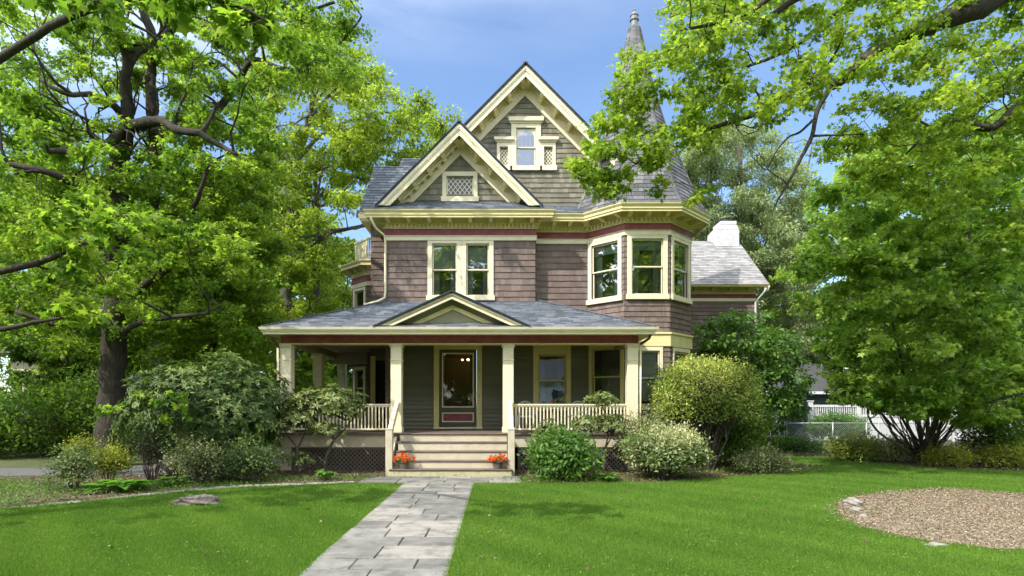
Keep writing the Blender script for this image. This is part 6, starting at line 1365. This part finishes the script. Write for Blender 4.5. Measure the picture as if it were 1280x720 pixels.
# shrubs massed at the foot of the woods
GU = 'dark shrubs under the woods'
ub = shrub('woodland_shrub', 'dark green shrub growing under the trees at the back of the gardens', (0, 0, 1.2), (2.3, 1.5, 1.4), L_DEEP, 900, 7, .15, OVAL, 10, -.8, .4, .2, 51, GU, bundle=.16)
for i, (x, y, s, r) in enumerate([(-15.2, 22, 1.0, 0), (-19, 24, 1.1, 1), (-11.6, 27, 1.15, 2), (-23, 21, 1.2, 3), (-8.2, 33, 1.2, .5), (-13, 38, 1.5, 1.4), (-21, 35, 1.6, 2.2), (12, 33, 1.0, .3), (24, 31.5, 1.1, 1.1), (29, 32, 1.3, 2.8), (20, 36, 1.3, .8), (10.8, 37, 1.3, 2), (-28, 28, 1.6, 2), (-5, 40, 1.6, 1), (36, 36, 1.7, 1), (-16.2, 21.3, 1.1, 4), (-18.8, 20.2, 1.0, 5), (-14, 24, 1.3, 2), (-33, 6, 2.2, 1), (-34, 11, 2.3, 2), (-33, 16, 2.2, 3), (-35, 20, 2.3, 4), (-36, 1, 2.3, 5)]): put(ub, x, y, s, r, i == 0)  # far-left ones are out of view, added to keep bright horizon off the panes
sb = copy_tree(ub)
for i in range(12):
    o = put(sb, -36 + i * 3.7 if i < 10 else 12 + (i - 10) * 4, -17.5 - (i % 3) * .8, 1.25, i * 1.3, i == 0); o['group'] = 'shrubs across the street mirrored in the windows'; o['label'] = 'dark shrub across the street, seen only as a reflection in the windows'; o.name = 'street_shrub'
# trees and a house across the street behind the camera: the windows mirror them
GS = 'street trees mirrored in the windows'
sa = copy_tree(wa)
for i, (x, y, s, r) in enumerate([(-26, -24, 1.25, 0), (-13, -25, 1.35, 1), (-3.5, -29, 1.4, 2), (13, -24, 1.3, 3), (26, -24, 1.3, 4), (-6, -40, 1.2, 1), (20, -38, 1.2, 2), (-20, -31, 1.3, 2.5), (-38, -22, 1.3, .7), (-46, -8, 1.3, 4.4), (3, -36, 1.3, 3.3), (36, -14, 1.2, 2.2), (44, -2, 1.2, 1.2), (-33, -34, 1.4, 5.1)]):
    o = put(sa, x, y, s, r, i == 0); o['group'] = GS; o['label'] = 'broad green tree across the street, seen only as a reflection in the windows'; o.name = 'street_tree'
nh = empty('neighbour_house', (6.3, -19, 0)); tag(nh, 'white house with a grey roof across the street, mirrored in the porch window', 'house')
m = MB(); m.box(2.2, 10.5, -27, -19, 0, 4.2); m.build('wall', WHITE, nh)
m = MB(); m.hexa([(1.7, -27.5, 4.201), (11, -27.5, 4.201), (11, -18.4, 4.201), (1.7, -18.4, 4.201), (2.5, -23.1, 7.6), (10.2, -23.1, 7.6), (10.2, -22.9, 7.6), (2.5, -22.9, 7.6)]); m.build('roof', ROOFT, nh)
for x in (3.2, 5.6, 8.2): m = MB(); m.box(x, x + 1.1, -19.03, -18.96, 1.1, 3.0); m.build('window', DARK, nh)
# pale neighbouring house glimpsed between the trunks at the far left
nl = empty('neighbour_house', (-27, 38, 0)); tag(nl, 'pale neighbouring house glimpsed through the woods at the far left', 'house')
m = MB(); m.box(-32, -22.5, 38, 46, 0, 5.2); m.build('wall', CREAM, nl); m = MB(); m.hexa([(-32.6, 37.4, 5.2), (-21.9, 37.4, 5.2), (-21.9, 46.6, 5.2), (-32.6, 46.6, 5.2), (-32.6, 41.9, 8.6), (-21.9, 41.9, 8.6), (-21.9, 42.1, 8.6), (-32.6, 42.1, 8.6)]); m.build('roof', SHEDR, nl)
for x in (-31, -28.5, -26, -23.9): m = MB(); m.box(x, x + .9, 37.94, 37.99, 1.2, 2.8); m.build('window', DARK, nl)
SKY_STRENGTH, SUN_STRENGTH, EXPOSURE, FILL_CLOUD = .12, 2.8, 1.23, 31.0
# ------------------------------------------------------------------ sky, sun, camera
SUN_EL, SUN_AZ = 47, 50                       # degrees up; degrees left of straight behind the camera
w = bpy.data.worlds.new('World'); scene.world = w; w.use_nodes = True
nt = w.node_tree; bg = nt.nodes['Background']; sky = nt.nodes.new('ShaderNodeTexSky'); sky.sky_type = 'NISHITA'; sky.sun_disc = False
sd = Vector((-math.sin(math.radians(SUN_AZ)) * math.cos(math.radians(SUN_EL)), -math.cos(math.radians(SUN_AZ)) * math.cos(math.radians(SUN_EL)), math.sin(math.radians(SUN_EL))))
sky.sun_elevation = math.radians(SUN_EL); sky.sun_rotation = math.atan2(sd.x, sd.y); sky.air_density = 1.0; sky.dust_density = .5; sky.ozone_density = 4.0
gm = nt.nodes.new('ShaderNodeTexCoord'); mp = nt.nodes.new('ShaderNodeMapping'); mp.inputs['Scale'].default_value = (1.2, 1.2, 5.0); nz = nt.nodes.new('ShaderNodeTexNoise'); nz.inputs['Scale'].default_value = 1.6; nz.inputs['Detail'].default_value = 7; nz.inputs['Roughness'].default_value = .55; nz.inputs['Distortion'].default_value = .5
rg = nt.nodes.new('ShaderNodeMapRange'); rg.inputs[1].default_value = .45; rg.inputs[2].default_value = .85; rg.inputs[3].default_value = .15; rg.inputs[4].default_value = 1.0; mxs = nt.nodes.new('ShaderNodeMix'); mxs.data_type = 'RGBA'; mxs.inputs[7].default_value = (FILL_CLOUD, FILL_CLOUD * 1.0, FILL_CLOUD * .99, 1)
nt.links.new(gm.outputs['Generated'], mp.inputs[0]); nt.links.new(mp.outputs[0], nz.inputs[0]); nt.links.new(nz.outputs[0], rg.inputs[0]); sx = nt.nodes.new('ShaderNodeVectorMath'); sx.operation = 'DOT_PRODUCT'; sx.inputs[1].default_value = (-.25, -1.2, 1.1); nt.links.new(gm.outputs['Generated'], sx.inputs[0])
cm = nt.nodes.new('ShaderNodeMapRange'); cm.inputs[1].default_value = -.52; cm.inputs[2].default_value = .7; cm.inputs[3].default_value = .006; cm.inputs[4].default_value = 1; cm.interpolation_type = 'SMOOTHSTEP'; nt.links.new(sx.outputs['Value'], cm.inputs[0])
mu = nt.nodes.new('ShaderNodeMath'); mu.operation = 'MULTIPLY'; nt.links.new(rg.outputs[0], mu.inputs[0]); nt.links.new(cm.outputs[0], mu.inputs[1]); nt.links.new(mu.outputs[0], mxs.inputs[0]); nt.links.new(sky.outputs[0], mxs.inputs[6]); nt.links.new(mxs.outputs[2], bg.inputs[0])   # bright cloud added out of view overhead and behind as fill, nearly clear ahead
bg.inputs[1].default_value = SKY_STRENGTH
L = bpy.data.lights.new('sun', 'SUN'); L.energy = SUN_STRENGTH; L.angle = math.radians(.55); L.color = (1, .955, .88)
lo = bpy.data.objects.new('sun', L); COL.objects.link(lo); lo.rotation_euler = (-sd).to_track_quat('-Z', 'Y').to_euler(); lo.location = (-20, -20, 40)
cam = bpy.data.cameras.new('camera'); co = bpy.data.objects.new('camera', cam); COL.objects.link(co)
co.location = (0, 0, EYE); co.rotation_euler = (math.radians(90), 0, 0); cam.sensor_width = 36; cam.lens = 36 * F_PX / 1280
cam.shift_x = (640 - VX) / 1280; cam.shift_y = (HY - 360) / 1280; cam.clip_end = 3000; cam.clip_start = .1
scene.camera = co
vs = scene.view_settings; vs.view_transform = 'Standard'; vs.look = 'None'; vs.gamma = 1; vs.exposure = EXPOSURE; vs.use_curve_mapping = False
scene.cycles.max_bounces = 9; scene.cycles.diffuse_bounces = 5; scene.cycles.glossy_bounces = 3; scene.cycles.transmission_bounces = 4; scene.cycles.transparent_max_bounces = 8
scene.cycles.use_denoising = True; scene.cycles.caustics_reflective = False; scene.cycles.caustics_refractive = False
